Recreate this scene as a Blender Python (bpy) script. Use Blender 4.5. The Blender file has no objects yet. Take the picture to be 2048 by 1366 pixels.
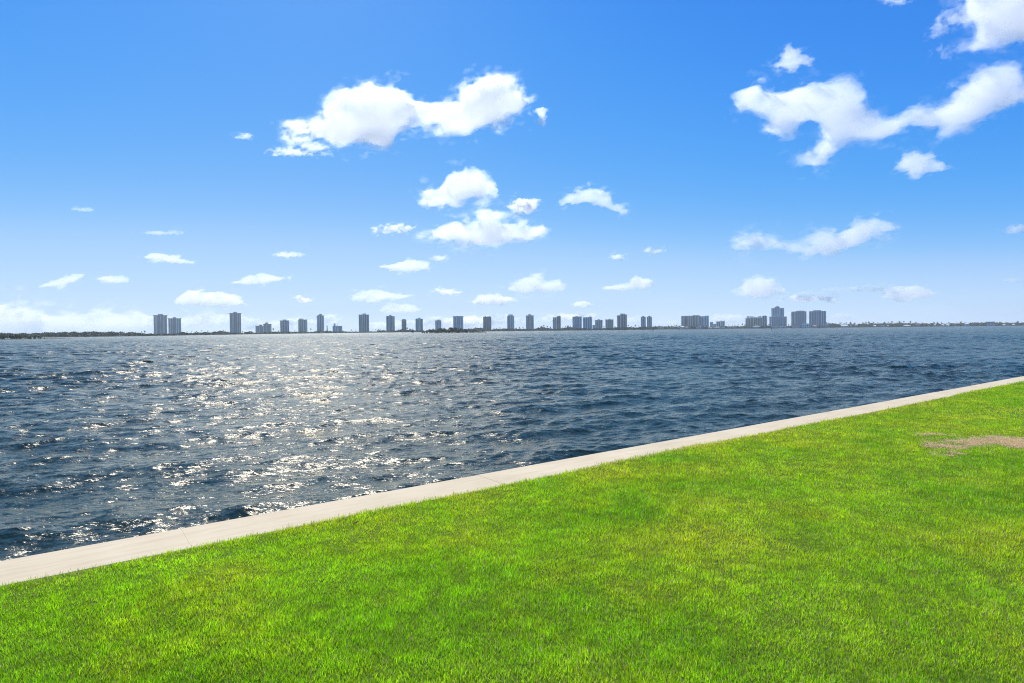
import bpy, math, random
import numpy as np
from mathutils import Vector, Matrix

R = math.radians
scene = bpy.context.scene
COL = scene.collection
rng = np.random.default_rng(7)
random.seed(7)

# ------------------------------------------------------------------ camera
F = 1200.0                      # focal length in pixels of the 2048 px wide photograph
CAM = np.array([0.0, 0.0, 3.4])
PITCH = math.atan(23.0 / F)     # slightly downwards
ROLL = math.atan(0.0105)
_f = np.array([0, math.cos(PITCH), -math.sin(PITCH)])
_u0 = np.array([0, math.sin(PITCH), math.cos(PITCH)])
_r0 = np.array([1.0, 0, 0])
_r = math.cos(ROLL) * _r0 - math.sin(ROLL) * _u0
_u = math.sin(ROLL) * _r0 + math.cos(ROLL) * _u0

cam_d = bpy.data.cameras.new("camera")
cam_d.sensor_width = 36.0
cam_d.lens = F / 2048 * 36.0
cam_d.clip_start = 0.1
cam_d.clip_end = 120000.0
cam = bpy.data.objects.new("camera", cam_d)
COL.objects.link(cam)
cam.matrix_world = Matrix(((_r[0], _u[0], -_f[0], CAM[0]), (_r[1], _u[1], -_f[1], CAM[1]),
                           (_r[2], _u[2], -_f[2], CAM[2]), (0, 0, 0, 1)))
scene.camera = cam


def ray(px, py):
    return _f + (px - 1024) / F * _r + (683 - py) / F * _u


def at(px, py, Y):
    d = ray(px, py)
    return CAM + d * (Y / d[1])


def ground(px, py, z):
    d = ray(px, py)
    return CAM + d * ((z - CAM[2]) / d[2])


def horizon_y(px):
    return 660 - 0.0105 * (px - 1024)


# ------------------------------------------------------------------ helpers
def tag(o, label=None, cat=None, group=None, kind=None):
    if label: o["label"] = label
    if cat: o["category"] = cat
    if group: o["group"] = group
    if kind: o["kind"] = kind
    return o


def empty(name, loc, rz=0.0):
    o = bpy.data.objects.new(name, None)
    o.empty_display_size = 0.5
    o.location = loc
    o.rotation_euler = (0, 0, rz)
    COL.objects.link(o)
    return o


def np_mesh(name, V, faces_list, mat=None, parent=None, smooth=False, colors=None):
    """faces_list: list of int arrays (n, k)"""
    V = np.ascontiguousarray(V, dtype=np.float32)
    me = bpy.data.meshes.new(name)
    me.vertices.add(len(V))
    me.vertices.foreach_set("co", V.ravel())
    loops = np.concatenate([f.ravel() for f in faces_list]).astype(np.int32)
    sizes = np.concatenate([np.full(len(f), f.shape[1], np.int32) for f in faces_list])
    starts = np.zeros(len(sizes), np.int32)
    starts[1:] = np.cumsum(sizes)[:-1]
    me.loops.add(len(loops))
    me.loops.foreach_set("vertex_index", loops)
    me.polygons.add(len(sizes))
    me.polygons.foreach_set("loop_start", starts)
    me.polygons.foreach_set("use_smooth", np.full(len(sizes), smooth, bool))
    if colors is not None:
        a = me.color_attributes.new("Col", "FLOAT_COLOR", "POINT")
        c = np.ones((len(V), 4), np.float32)
        c[:, :3] = colors
        a.data.foreach_set("color", c.ravel())
    me.update(calc_edges=True)
    me.validate()
    if mat: me.materials.append(mat)
    o = bpy.data.objects.new(name, me)
    if parent: o.parent = parent
    COL.objects.link(o)
    return o


class MB:
    """collects boxes, prisms and loose faces into one mesh"""
    def __init__(s):
        s.v = []; s.q = []; s.t = []

    def box(s, x0, x1, y0, y1, z0, z1):
        n = len(s.v)
        s.v += [(x0, y0, z0), (x1, y0, z0), (x1, y1, z0), (x0, y1, z0), (x0, y0, z1), (x1, y0, z1), (x1, y1, z1), (x0, y1, z1)]
        s.q += [(n, n + 3, n + 2, n + 1), (n + 4, n + 5, n + 6, n + 7), (n, n + 1, n + 5, n + 4), (n + 1, n + 2, n + 6, n + 5),
                (n + 2, n + 3, n + 7, n + 6), (n + 3, n, n + 4, n + 7)]
        return s

    def hip(s, x0, x1, y0, y1, z0, z1, inset):
        """hip roof: eaves rectangle to a ridge along x"""
        n = len(s.v)
        ym = (y0 + y1) / 2
        s.v += [(x0, y0, z0), (x1, y0, z0), (x1, y1, z0), (x0, y1, z0), (x0 + inset, ym, z1), (x1 - inset, ym, z1)]
        s.q += [(n, n + 3, n + 2, n + 1), (n, n + 1, n + 5, n + 4), (n + 2, n + 3, n + 4, n + 5)]
        s.t += [(n + 1, n + 2, n + 5), (n + 3, n, n + 4)]
        return s

    def tube(s, pts, radii, k=7):
        n = len(s.v)
        pts = [Vector(p) for p in pts]
        for i, p in enumerate(pts):
            d = (pts[min(i + 1, len(pts) - 1)] - pts[max(i - 1, 0)]).normalized()
            a = d.orthogonal().normalized(); b = d.cross(a)
            for j in range(k):
                t = 2 * math.pi * j / k
                s.v.append(tuple(p + (a * math.cos(t) + b * math.sin(t)) * radii[i]))
        for i in range(len(pts) - 1):
            for j in range(k):
                s.q.append((n + i * k + j, n + i * k + (j + 1) % k, n + (i + 1) * k + (j + 1) % k, n + (i + 1) * k + j))
        m = len(s.v)
        s.v.append(tuple(pts[-1]))
        for j in range(k):
            s.t.append((n + (len(pts) - 1) * k + j, n + (len(pts) - 1) * k + (j + 1) % k, m))
        return s

    def build(s, name, mat, parent=None, smooth=False):
        fl = []
        if s.q: fl.append(np.array(s.q))
        if s.t: fl.append(np.array(s.t))
        return np_mesh(name, np.array(s.v), fl, mat, parent, smooth)


# lattice value noise, vectorised
_LAT = np.random.default_rng(11).random((32, 32, 32)).astype(np.float32)


def vnoise(x, y, z, seed=0):
    x = x + seed * 7.31; y = y + seed * 3.77; z = z + seed * 5.13
    xi = np.floor(x).astype(np.int32); yi = np.floor(y).astype(np.int32); zi = np.floor(z).astype(np.int32)
    fx = (x - xi).astype(np.float32); fy = (y - yi).astype(np.float32); fz = (z - zi).astype(np.float32)
    fx = fx * fx * (3 - 2 * fx); fy = fy * fy * (3 - 2 * fy); fz = fz * fz * (3 - 2 * fz)
    x0 = xi & 31; x1 = (xi + 1) & 31; y0 = yi & 31; y1 = (yi + 1) & 31; z0 = zi & 31; z1 = (zi + 1) & 31
    L = _LAT
    c00 = L[x0, y0, z0] * (1 - fx) + L[x1, y0, z0] * fx
    c10 = L[x0, y1, z0] * (1 - fx) + L[x1, y1, z0] * fx
    c01 = L[x0, y0, z1] * (1 - fx) + L[x1, y0, z1] * fx
    c11 = L[x0, y1, z1] * (1 - fx) + L[x1, y1, z1] * fx
    a = c00 * (1 - fy) + c10 * fy
    b = c01 * (1 - fy) + c11 * fy
    return a * (1 - fz) + b * fz - 0.5


def fbm(x, y, z, octs=4, gain=0.55, seed=0):
    s = 0; a = 1.0
    for i in range(octs):
        s = s + a * vnoise(x * 2 ** i, y * 2 ** i, z * 2 ** i, seed + i * 1.7)
        a *= gain
    return s


# ------------------------------------------------------------------ materials
def new_mat(name):
    m = bpy.data.materials.new(name)
    m.use_nodes = True
    nt = m.node_tree
    nt.nodes.clear()
    out = nt.nodes.new("ShaderNodeOutputMaterial")
    return m, nt, out


def N(nt, kind, **kw):
    n = nt.nodes.new("ShaderNode" + kind)
    for k, v in kw.items():
        if k in n.inputs: n.inputs[k].default_value = v
        else: setattr(n, k, v)
    return n


def simple(name, color, rough=0.7, var=0.12, scale=0.3, spec=0.3, metallic=0.0):
    """painted/plastered surface with a little blotchy wear"""
    m, nt, out = new_mat(name)
    p = N(nt, "BsdfPrincipled", Roughness=rough, Metallic=metallic)
    p.inputs["Specular IOR Level"].default_value = spec
    tc = N(nt, "TexCoord")
    nz = N(nt, "TexNoise", Scale=scale, Detail=5.0, Roughness=0.6)
    mp = N(nt, "MapRange")
    mp.inputs["From Min"].default_value = 0.3; mp.inputs["From Max"].default_value = 0.7
    mp.inputs["To Min"].default_value = 1 - var; mp.inputs["To Max"].default_value = 1 + var
    mx = N(nt, "VectorMath", operation="SCALE")
    mx.inputs[0].default_value = color
    nt.links.new(tc.outputs["Object"], nz.inputs["Vector"])
    nt.links.new(nz.outputs["Fac"], mp.inputs["Value"])
    nt.links.new(mp.outputs["Result"], mx.inputs["Scale"])
    nt.links.new(mx.outputs["Vector"], p.inputs["Base Color"])
    nt.links.new(p.outputs["BSDF"], out.inputs["Surface"])
    return m


def foliage_mat(name, trans=0.3, sat_spec=0.25):
    m, nt, out = new_mat(name)
    at_ = N(nt, "VertexColor", layer_name="Col")
    p = N(nt, "BsdfPrincipled", Roughness=0.45)
    p.inputs["Specular IOR Level"].default_value = sat_spec
    tr = N(nt, "BsdfTranslucent")
    mix = N(nt, "MixShader", Fac=trans)
    nt.links.new(at_.outputs["Color"], p.inputs["Base Color"])
    nt.links.new(at_.outputs["Color"], tr.inputs["Color"])
    nt.links.new(p.outputs["BSDF"], mix.inputs[1])
    nt.links.new(tr.outputs["BSDF"], mix.inputs[2])
    nt.links.new(mix.outputs["Shader"], out.inputs["Surface"])
    return m


# ------------------------------------------------------------------ daylight
SUN_EL, SUN_AZ = R(45), R(-18.5)      # azimuth from +Y towards +X
sun_dir = Vector((math.sin(SUN_AZ) * math.cos(SUN_EL), math.cos(SUN_AZ) * math.cos(SUN_EL), math.sin(SUN_EL)))
world = bpy.data.worlds.new("World")
scene.world = world
world.use_nodes = True
wn = world.node_tree
wn.nodes.clear()
wo = wn.nodes.new("ShaderNodeOutputWorld")
bg = wn.nodes.new("ShaderNodeBackground")
sky = wn.nodes.new("ShaderNodeTexSky")
sky.sky_type = "NISHITA"
sky.sun_disc = False
sky.sun_elevation = SUN_EL
sky.sun_rotation = SUN_AZ
sky.altitude = 0.0
sky.air_density = 0.6
sky.dust_density = 0.12
sky.ozone_density = 4.0
# the photograph's processing deepens the blue: a tone curve per channel on the sky's own colours
EXPO = 0.4
E = 2.0 ** EXPO
sc0 = N(wn, "VectorMath", operation="SCALE"); sc0.inputs["Scale"].default_value = 0.1
wn.links.new(sky.outputs["Color"], sc0.inputs[0])
crv = wn.nodes.new("ShaderNodeRGBCurve")
mp_ = crv.mapping
mp_.use_clip = False
for ch, pts in ((0, ((0, 0), (.05, .035), (.10, .04), (.16, .09), (.20, .145), (.25, .24), (.342, .41), (.63, .58), (.96, .66), (1.2, .72))),
                (1, ((0, 0), (.10, .20), (.18, .25), (.25, .34), (.36, .46), (.56, .66), (.87, .77), (1.03, .81), (1.2, .85))),
                (2, ((0, 0), (.20, .55), (.377, .84), (.475, .91), (.675, .96), (.92, .985), (1.2, .99)))):
    c_ = mp_.curves[ch]
    c_.points[0].location = pts[0]; c_.points[1].location = pts[-1]
    for p_ in pts[1:-1]: c_.points.new(*p_)
mp_.update()
wn.links.new(sc0.outputs["Vector"], crv.inputs["Color"])
sc1 = N(wn, "VectorMath", operation="SCALE"); sc1.inputs["Scale"].default_value = 10.0 / E
wn.links.new(crv.outputs["Color"], sc1.inputs[0])
wn.links.new(sc1.outputs["Vector"], bg.inputs["Color"])
bg.inputs["Strength"].default_value = 0.1
wn.links.new(bg.outputs["Background"], wo.inputs["Surface"])

sl = bpy.data.lights.new("sun", "SUN")
sl.energy = 4.8
sl.angle = R(0.53)
sl.color = (1.0, 0.972, 0.925)
so = bpy.data.objects.new("sun", sl)
so.rotation_euler = (-sun_dir).to_track_quat("-Z", "Y").to_euler()
so.location = (0, 0, 60)
COL.objects.link(so)

vs = scene.view_settings
vs.view_transform = "Standard"
vs.look = "None"
vs.exposure = EXPO
vs.gamma = 1.0

cy = scene.cycles
cy.max_bounces = 80
cy.diffuse_bounces = 3
cy.glossy_bounces = 2
cy.transmission_bounces = 3
cy.volume_bounces = 64
cy.transparent_max_bounces = 8
cy.sample_clamp_indirect = 5.0
cy.blur_glossy = 1.0
cy.sample_clamp_direct = 2.1
cy.use_adaptive_sampling = False
cy.use_denoising = True
cy.denoiser = "OPENIMAGEDENOISE"
cy.denoising_input_passes = "RGB_ALBEDO_NORMAL"
cy.denoising_prefilter = "NONE"
cy.filter_width = 1.1
cy.caustics_reflective = False
cy.caustics_refractive = False

# ------------------------------------------------------------------ water
WIND = math.atan2(-0.86, 0.5)


def build_water():
    A0, A1, na = R(-58), R(58), 1450
    r0, r1, q = 3.5, 2700.0, 0.0029
    nr = int(math.log(r1 / r0) / q)
    th = np.linspace(A0, A1, na, dtype=np.float64)
    rr = r0 * np.exp(np.arange(nr) * q)
    extra = np.array([3200, 4200, 5600.])
    rr = np.concatenate([rr, extra]); nr = len(rr)
    X = (rr[:, None] * np.sin(th)[None]).astype(np.float32)
    Y = (rr[:, None] * np.cos(th)[None]).astype(np.float32)
    g = np.random.default_rng(3)
    nw = 130
    lam = np.exp(np.linspace(math.log(0.16), math.log(6.5), nw)) * (1 + 0.03 * g.standard_normal(nw))
    amp = np.zeros(nw)
    for i, L in enumerate(lam):
        s = 0.030
        if L > 1.5: s *= 0.88
        if L > 5.2: s *= 0.75
        if L < 0.5: s *= 0.9
        if 0.6 < L < 2.5: s *= 1.2
        amp[i] = s * L / (2 * math.pi)
    spread = np.where(lam > 2.5, R(24), R(42))
    dirs = WIND + spread * g.standard_normal(nw)
    ph = g.random(nw) * 2 * math.pi
    Z = np.zeros_like(X); DX = np.zeros_like(X); DY = np.zeros_like(X); J = np.zeros_like(X)
    # slow patches of stronger and weaker wind (gusts)
    gust = 1.0 + 0.8 * vnoise(X / 23, Y / 31, X * 0, 2) + 0.5 * vnoise(X / 90, Y / 120, X * 0, 5)
    spacing = rr * max(q, (A1 - A0) / na)
    tot = 0.0; resv = np.zeros(nr)
    for L, a, d, p in zip(lam, amp, dirs, ph):
        tot += (2 * math.pi / L * a) ** 2
        n = int(np.searchsorted(spacing, L / 2.6))
        if n < 4: continue
        k = 2 * math.pi / L
        kx, ky = k * math.cos(d), k * math.sin(d)
        fade = np.clip((L / 2.6 - spacing[:n]) / (L / 2.6 * 0.35), 0, 1).astype(np.float32)[:, None] * a
        resv[:n] += (k * fade[:, 0]) ** 2
        arg = (kx * X[:n] + ky * Y[:n] + p).astype(np.float32)
        c = np.cos(arg); s = np.sin(arg)
        Z[:n] += fade * c
        Qs = 0.9
        DX[:n] -= Qs * fade * math.cos(d) * s
        DY[:n] -= Qs * fade * math.sin(d) * s
        J[:n] += Qs * fade * k * c
    Z *= gust; DX *= gust; DY *= gust; J *= gust
    V = np.stack([X + DX, Y + DY, Z], -1).reshape(-1, 3)
    ii = (np.arange(nr - 1)[:, None] * na + np.arange(na - 1)[None]).ravel().astype(np.int32)
    Fq = np.stack([ii, ii + 1, ii + na + 1, ii + na], -1)
    foam = np.clip((J - 0.52) / 0.18, 0, 1).ravel()
    cols = np.zeros((len(V), 3), np.float32); cols[:, 0] = foam; cols[:, 1] = np.repeat(np.sqrt(np.clip(1 - resv / tot, 0, 1)), na)
    m, nt, out = new_mat("water")
    dif = N(nt, "BsdfDiffuse"); p = N(nt, "BsdfGlossy"); fr = N(nt, "Fresnel", IOR=1.333); mixs = N(nt, "MixShader")
    p.inputs["Color"].default_value = (0.83, 0.775, 0.66, 1)
    vc = N(nt, "VertexColor", layer_name="Col")
    sep = N(nt, "SeparateColor")
    nt.links.new(vc.outputs["Color"], sep.inputs["Color"])
    tc = N(nt, "TexCoord")
    nrm = N(nt, "NewGeometry")
    acc = nrm.outputs["Normal"]
    for sc, am, sd, st in ((3.0, 0.27, 3.0, 0.36), (9.0, 0.38, 0.0, 0.36), (27.0, 0.40, 7.0, 0.42), (80.0, 0.34, 11.0, 0.5), (0.9, 0.52, 17.0, 0.40)):
        mp = N(nt, "Mapping")
        mp.inputs["Rotation"].default_value = (0, 0, -(WIND + math.pi / 2))
        mp.inputs["Scale"].default_value = (st, 1.0, 1.0)
        mp.inputs["Location"].default_value = (sd, sd, sd)
        nz = N(nt, "TexNoise", Scale=sc, Detail=2.5, Roughness=0.55)
        nt.links.new(tc.outputs["Object"], mp.inputs["Vector"])
        nt.links.new(mp.outputs["Vector"], nz.inputs["Vector"])
        sub = N(nt, "VectorMath", operation="SUBTRACT"); sub.inputs[1].default_value = (0.5, 0.5, 0.5)
        nt.links.new(nz.outputs["Color"], sub.inputs[0])
        mul = N(nt, "VectorMath", operation="MULTIPLY"); mul.inputs[1].default_value = (am * 2, am * 2, 0)
        nt.links.new(sub.outputs["Vector"], mul.inputs[0])
        if sc < 1:      # waves too short for the far mesh live on as ruffled normals
            m2 = N(nt, "VectorMath", operation="SCALE")
            nt.links.new(mul.outputs["Vector"], m2.inputs[0]); nt.links.new(sep.outputs["Green"], m2.inputs["Scale"])
            mul = m2
        add = N(nt, "VectorMath", operation="ADD")
        nt.links.new(acc, add.inputs[0]); nt.links.new(mul.outputs["Vector"], add.inputs[1])
        acc = add.outputs["Vector"]
    # cat's-paw ripples: mostly ruffled, with small smooth glassy facets that catch the sun
    rn = N(nt, "TexNoise", Scale=34.0, Detail=2.0)
    nt.links.new(tc.outputs["Object"], rn.inputs["Vector"])
    rm = N(nt, "MapRange")
    rm.inputs["From Min"].default_value = 0.58; rm.inputs["From Max"].default_value = 0.68
    rm.inputs["To Min"].default_value = 0.18; rm.inputs["To Max"].default_value = 0.09
    nt.links.new(rn.outputs["Fac"], rm.inputs["Value"])
    nt.links.new(rm.outputs["Result"], p.inputs["Roughness"])
    nn = N(nt, "VectorMath", operation="NORMALIZE")
    nt.links.new(acc, nn.inputs[0])
    for q_ in (p, dif, fr): nt.links.new(nn.outputs["Vector"], q_.inputs["Normal"])
    nt.links.new(fr.outputs[0], mixs.inputs[0]); nt.links.new(dif.outputs[0], mixs.inputs[1]); nt.links.new(p.outputs[0], mixs.inputs[2])
    fn = N(nt, "TexNoise", Scale=14.0, Detail=4.0)
    nt.links.new(tc.outputs["Object"], fn.inputs["Vector"])
    fm = N(nt, "Math", operation="MULTIPLY_ADD"); fm.inputs[1].default_value = 3.0; fm.inputs[2].default_value = -1.1
    nt.links.new(fn.outputs["Fac"], fm.inputs[0])
    fc = N(nt, "Math", operation="MULTIPLY", use_clamp=True)
    nt.links.new(fm.outputs[0], fc.inputs[0]); nt.links.new(sep.outputs["Red"], fc.inputs[1])
    mx = N(nt, "Mix", data_type="RGBA")
    mx.inputs["A"].default_value = (0.013, 0.030, 0.029, 1)
    mx.inputs["B"].default_value = (0.6, 0.65, 0.66, 1)
    nt.links.new(fc.outputs[0], mx.inputs["Factor"])
    nt.links.new(mx.outputs["Result"], dif.inputs["Color"])
    nt.links.new(mixs.outputs["Shader"], out.inputs["Surface"])
    o = np_mesh("water", V, [Fq], m, smooth=True, colors=cols)
    tag(o, "choppy dark blue lagoon water glittering under the sun", "water", kind="structure")


build_water()

# ------------------------------------------------------------------ seawall
ZCAP = 1.0
pa = ground(0, 1122, ZCAP); pb = ground(2048, 752, ZCAP)
WD = (pb - pa)[:2]; WD = WD / np.linalg.norm(WD)          # along the wall
WN = np.array([WD[1], -WD[0]])                            # towards the lawn
W0 = pa[:2]
CAPW = 0.86
WANG = math.atan2(WD[1], WD[0])


def wall_pt(s, t, z):
    q = W0 + WD * s + WN * t
    return (q[0], q[1], z)


def wall_st(x, y):
    dx = x - W0[0]; dy = y - W0[1]
    return dx * WD[0] + dy * WD[1], dx * WN[0] + dy * WN[1]


def concrete():
    m, nt, out = new_mat("pale_concrete")
    p = N(nt, "BsdfPrincipled", Roughness=0.85)
    p.inputs["Specular IOR Level"].default_value = 0.2
    tc = N(nt, "TexCoord")
    n1 = N(nt, "TexNoise", Scale=0.9, Detail=6.0, Roughness=0.6)
    n2 = N(nt, "TexNoise", Scale=55.0, Detail=3.0)
    st = N(nt, "Mapping"); st.inputs["Scale"].default_value = (0.5, 5.0, 1)
    n3 = N(nt, "TexNoise", Scale=2.0, Detail=5.0, Roughness=0.7)
    for n_ in (n1, n2): nt.links.new(tc.outputs["Object"], n_.inputs["Vector"])
    nt.links.new(tc.outputs["Object"], st.inputs["Vector"]); nt.links.new(st.outputs["Vector"], n3.inputs["Vector"])
    r = N(nt, "ValToRGB")
    r.color_ramp.elements[0].position = 0.3; r.color_ramp.elements[0].color = (0.525, 0.428, 0.285, 1)
    r.color_ramp.elements[1].position = 0.72; r.color_ramp.elements[1].color = (0.605, 0.505, 0.35, 1)
    nt.links.new(n1.outputs["Fac"], r.inputs["Fac"])
    r3 = N(nt, "ValToRGB")
    r3.color_ramp.elements[0].position = 0.28; r3.color_ramp.elements[0].color = (0.86, 0.82, 0.78, 1)
    r3.color_ramp.elements[1].position = 0.55; r3.color_ramp.elements[1].color = (1, 1, 1, 1)
    nt.links.new(n3.outputs["Fac"], r3.inputs["Fac"])
    mx = N(nt, "Mix", data_type="RGBA", blend_type="MULTIPLY"); mx.inputs["Factor"].default_value = 1.0
    nt.links.new(r.outputs["Color"], mx.inputs["A"]); nt.links.new(r3.outputs["Color"], mx.inputs["B"])
    nt.links.new(mx.outputs["Result"], p.inputs["Base Color"])
    b = N(nt, "Bump", Strength=0.25, Distance=0.004)
    nt.links.new(n2.outputs["Fac"], b.inputs["Height"]); nt.links.new(b.outputs["Normal"], p.inputs["Normal"])
    nt.links.new(p.outputs["BSDF"], out.inputs["Surface"])
    return m


M_CONC = concrete()
M_PANEL = simple("stained_wall_concrete", (0.25, 0.23, 0.2), 0.9, 0.25, 0.8)
sw = empty("seawall", wall_pt(0, 0, 0), WANG)
tag(sw, "long low seawall with a flat pale concrete cap between lawn and water", "seawall")
# local frame: x along the wall, -y towards the lawn (WN is x rotated by -90 degrees)
joints = [-30]
for px, py in ((372, 1075), (975, 957), (1690, 818)):
    s_, t_ = wall_st(*ground(px, py, ZCAP)[:2]); joints.append(s_)
joints = [-26.0, -14.0, -5.2, joints[1], joints[2] * 0.62 + joints[1] * 0.38, joints[2], joints[3] * 0.5 + joints[2] * 0.5, joints[3], 36.0, 50.0, 66.0]
fine_ = []
for a, b in zip(joints[:-1], joints[1:]):
    n_ = max(1, round((b - a) / 3.2))
    fine_ += [a + (b - a) * i / n_ for i in range(n_)]
joints = fine_ + [66.0]
rj = random.Random(4)
for a, b in zip(joints[:-1], joints[1:]):
    bm = MB()
    dz = rj.uniform(-0.003, 0.003); dy = rj.uniform(-0.006, 0.006)
    a0, b0 = a + 0.0008, b - 0.0008
    c = 0.018
    # chamfered cap slab: profile swept along x
    prof = [(dy + 0.0, 0.80 + dz), (dy + 0.0, ZCAP - c + dz), (dy - c, ZCAP + dz), (-CAPW + c, ZCAP + dz), (-CAPW, ZCAP - c + dz), (-CAPW, 0.80 + dz)]
    n = len(prof)
    bm.v += [(a0, y, z) for y, z in prof] + [(b0, y, z) for y, z in prof]
    for i in range(n):
        j = (i + 1) % n
        bm.q.append((i, j, n + j, n + i))
    bm.t += [(0, i + 1, i) for i in range(1, n - 1)] + [(n, n + i, n + i + 1) for i in range(1, n - 1)]
    bm.build("cap_slab", M_CONC, sw)
bm = MB().box(-26, 66, -CAPW + 0.2, -0.08, -2.5, 0.79)
for k in range(46):
    bm.box(-26 + k * 2, -26 + k * 2 + 0.22, -0.0805, -0.03, -2.5, 0.786)
bm.build("wall_panel", M_PANEL, sw)

# ------------------------------------------------------------------ lawn
ZSOIL = 1.006


def lawn_edge(s):
    """how far the turf edge stands from the water edge of the cap, at s along the wall"""
    s = np.asarray(s, dtype=np.float64)
    w = 0.83 + 0.05 * np.sin(s * 0.33 + 1.0) + 0.035 * np.sin(s * 1.1 + 0.4) + 0.02 * np.sin(s * 2.9)
    # the step seen past the far joint
    w = w + 0.05 * vnoise(s * 2.3, s * 0, s * 0, 6) + 0.05 * vnoise(s * 7.1, s * 0, s * 0, 8)
    return w + 0.10 * np.exp(-((s - 19.0) / 3.5) ** 2)


def soil_mat():
    m, nt, out = new_mat("turf_soil")
    p = N(nt, "BsdfPrincipled", Roughness=0.95)
    p.inputs["Specular IOR Level"].default_value = 0.1
    tc = N(nt, "TexCoord")
    n1 = N(nt, "TexNoise", Scale=30.0, Detail=6.0, Roughness=0.7)
    nt.links.new(tc.outputs["Object"], n1.inputs["Vector"])
    r = N(nt, "ValToRGB")
    r.color_ramp.elements[0].position = 0.3; r.color_ramp.elements[0].color = (0.05, 0.10, 0.010, 1)
    r.color_ramp.elements[1].position = 0.75; r.color_ramp.elements[1].color = (0.15, 0.22, 0.03, 1)
    nt.links.new(n1.outputs["Fac"], r.inputs["Fac"])
    nt.links.new(r.outputs["Color"], p.inputs["Base Color"])
    b = N(nt, "Bump", Strength=0.6, Distance=0.02)
    nt.links.new(n1.outputs["Fac"], b.inputs["Height"]); nt.links.new(b.outputs["Normal"], p.inputs["Normal"])
    nt.links.new(p.outputs["BSDF"], out.inputs["Surface"])
    return m


def lawn_z(x, y):
    s, t = wall_st(x, y)
    z = 0.05 * vnoise(x / 3.1, y / 3.1, x * 0, 3) + 0.018 * vnoise(x / 0.8, y / 0.8, x * 0, 9)
    return ZSOIL + z * np.clip((t - CAPW) / 1.2, 0.12, 1) + 0.004


def build_lawn():
    ss = np.concatenate([[-120, -60], np.arange(-26, 66, 0.25), [90, 140]])
    tt = np.concatenate([[0.6, 0.7, 0.80, 0.853, 0.875, 0.95, 1.05, 1.12], np.arange(1.2, 26, 0.3), [32, 45, 70, 120]])
    S, T = np.meshgrid(ss, tt, indexing="ij")
    x = W0[0] + WD[0] * S + WN[0] * T; y = W0[1] + WD[1] * S + WN[1] * T
    z = lawn_z(x, y)
    z = np.where(T < CAPW, 0.93, z)
    V = np.stack([x, y, z], -1).reshape(-1, 3)
    n = len(tt)
    ii = (np.arange(len(ss) - 1)[:, None] * n + np.arange(n - 1)[None]).ravel()
    o = np_mesh("lawn_ground", V, [np.stack([ii, ii + n, ii + n + 1, ii + 1], -1)[:, ::-1]], soil_mat(), smooth=True)
    tag(o, "soil of the lawn under the grass behind the seawall", "ground", kind="structure")


build_lawn()


def dead_patch(x, y):
    """0..1 mask of the dry bare patch in the lawn far right, in ground metres"""
    m = np.zeros_like(x)
    for px, py, rx, ry, st in ((1985, 884, 0.85, 0.33, 1.0), (1935, 889, 0.65, 0.28, .95), (2045, 893, 0.6, 0.3, 1.0), (2090, 897, .7, .3, 1.0),
                               (1862, 872, 0.28, 0.12, .5), (1893, 876, .26, .16, .42), (1895, 912, 0.26, 0.18, .62), (1870, 893, .25, .12, .35), (1890, 897, .35, .2, .6)):
        c = ground(px, py, ZCAP)
        ax = (x - c[0]); ay = (y - c[1])
        q = np.sqrt((ax / rx) ** 2 + (ay / ry / 1.6) ** 2)
        m = np.maximum(m, st * np.clip(1.5 - q * 1.1, 0, 1))
    return np.clip(m * 0.92 + 1.5 * fbm(x * 2.6, y * 2.6, x * 0, 4, 0.7, 21) * np.clip(m * 3, 0, 1), 0, 1)


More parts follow.
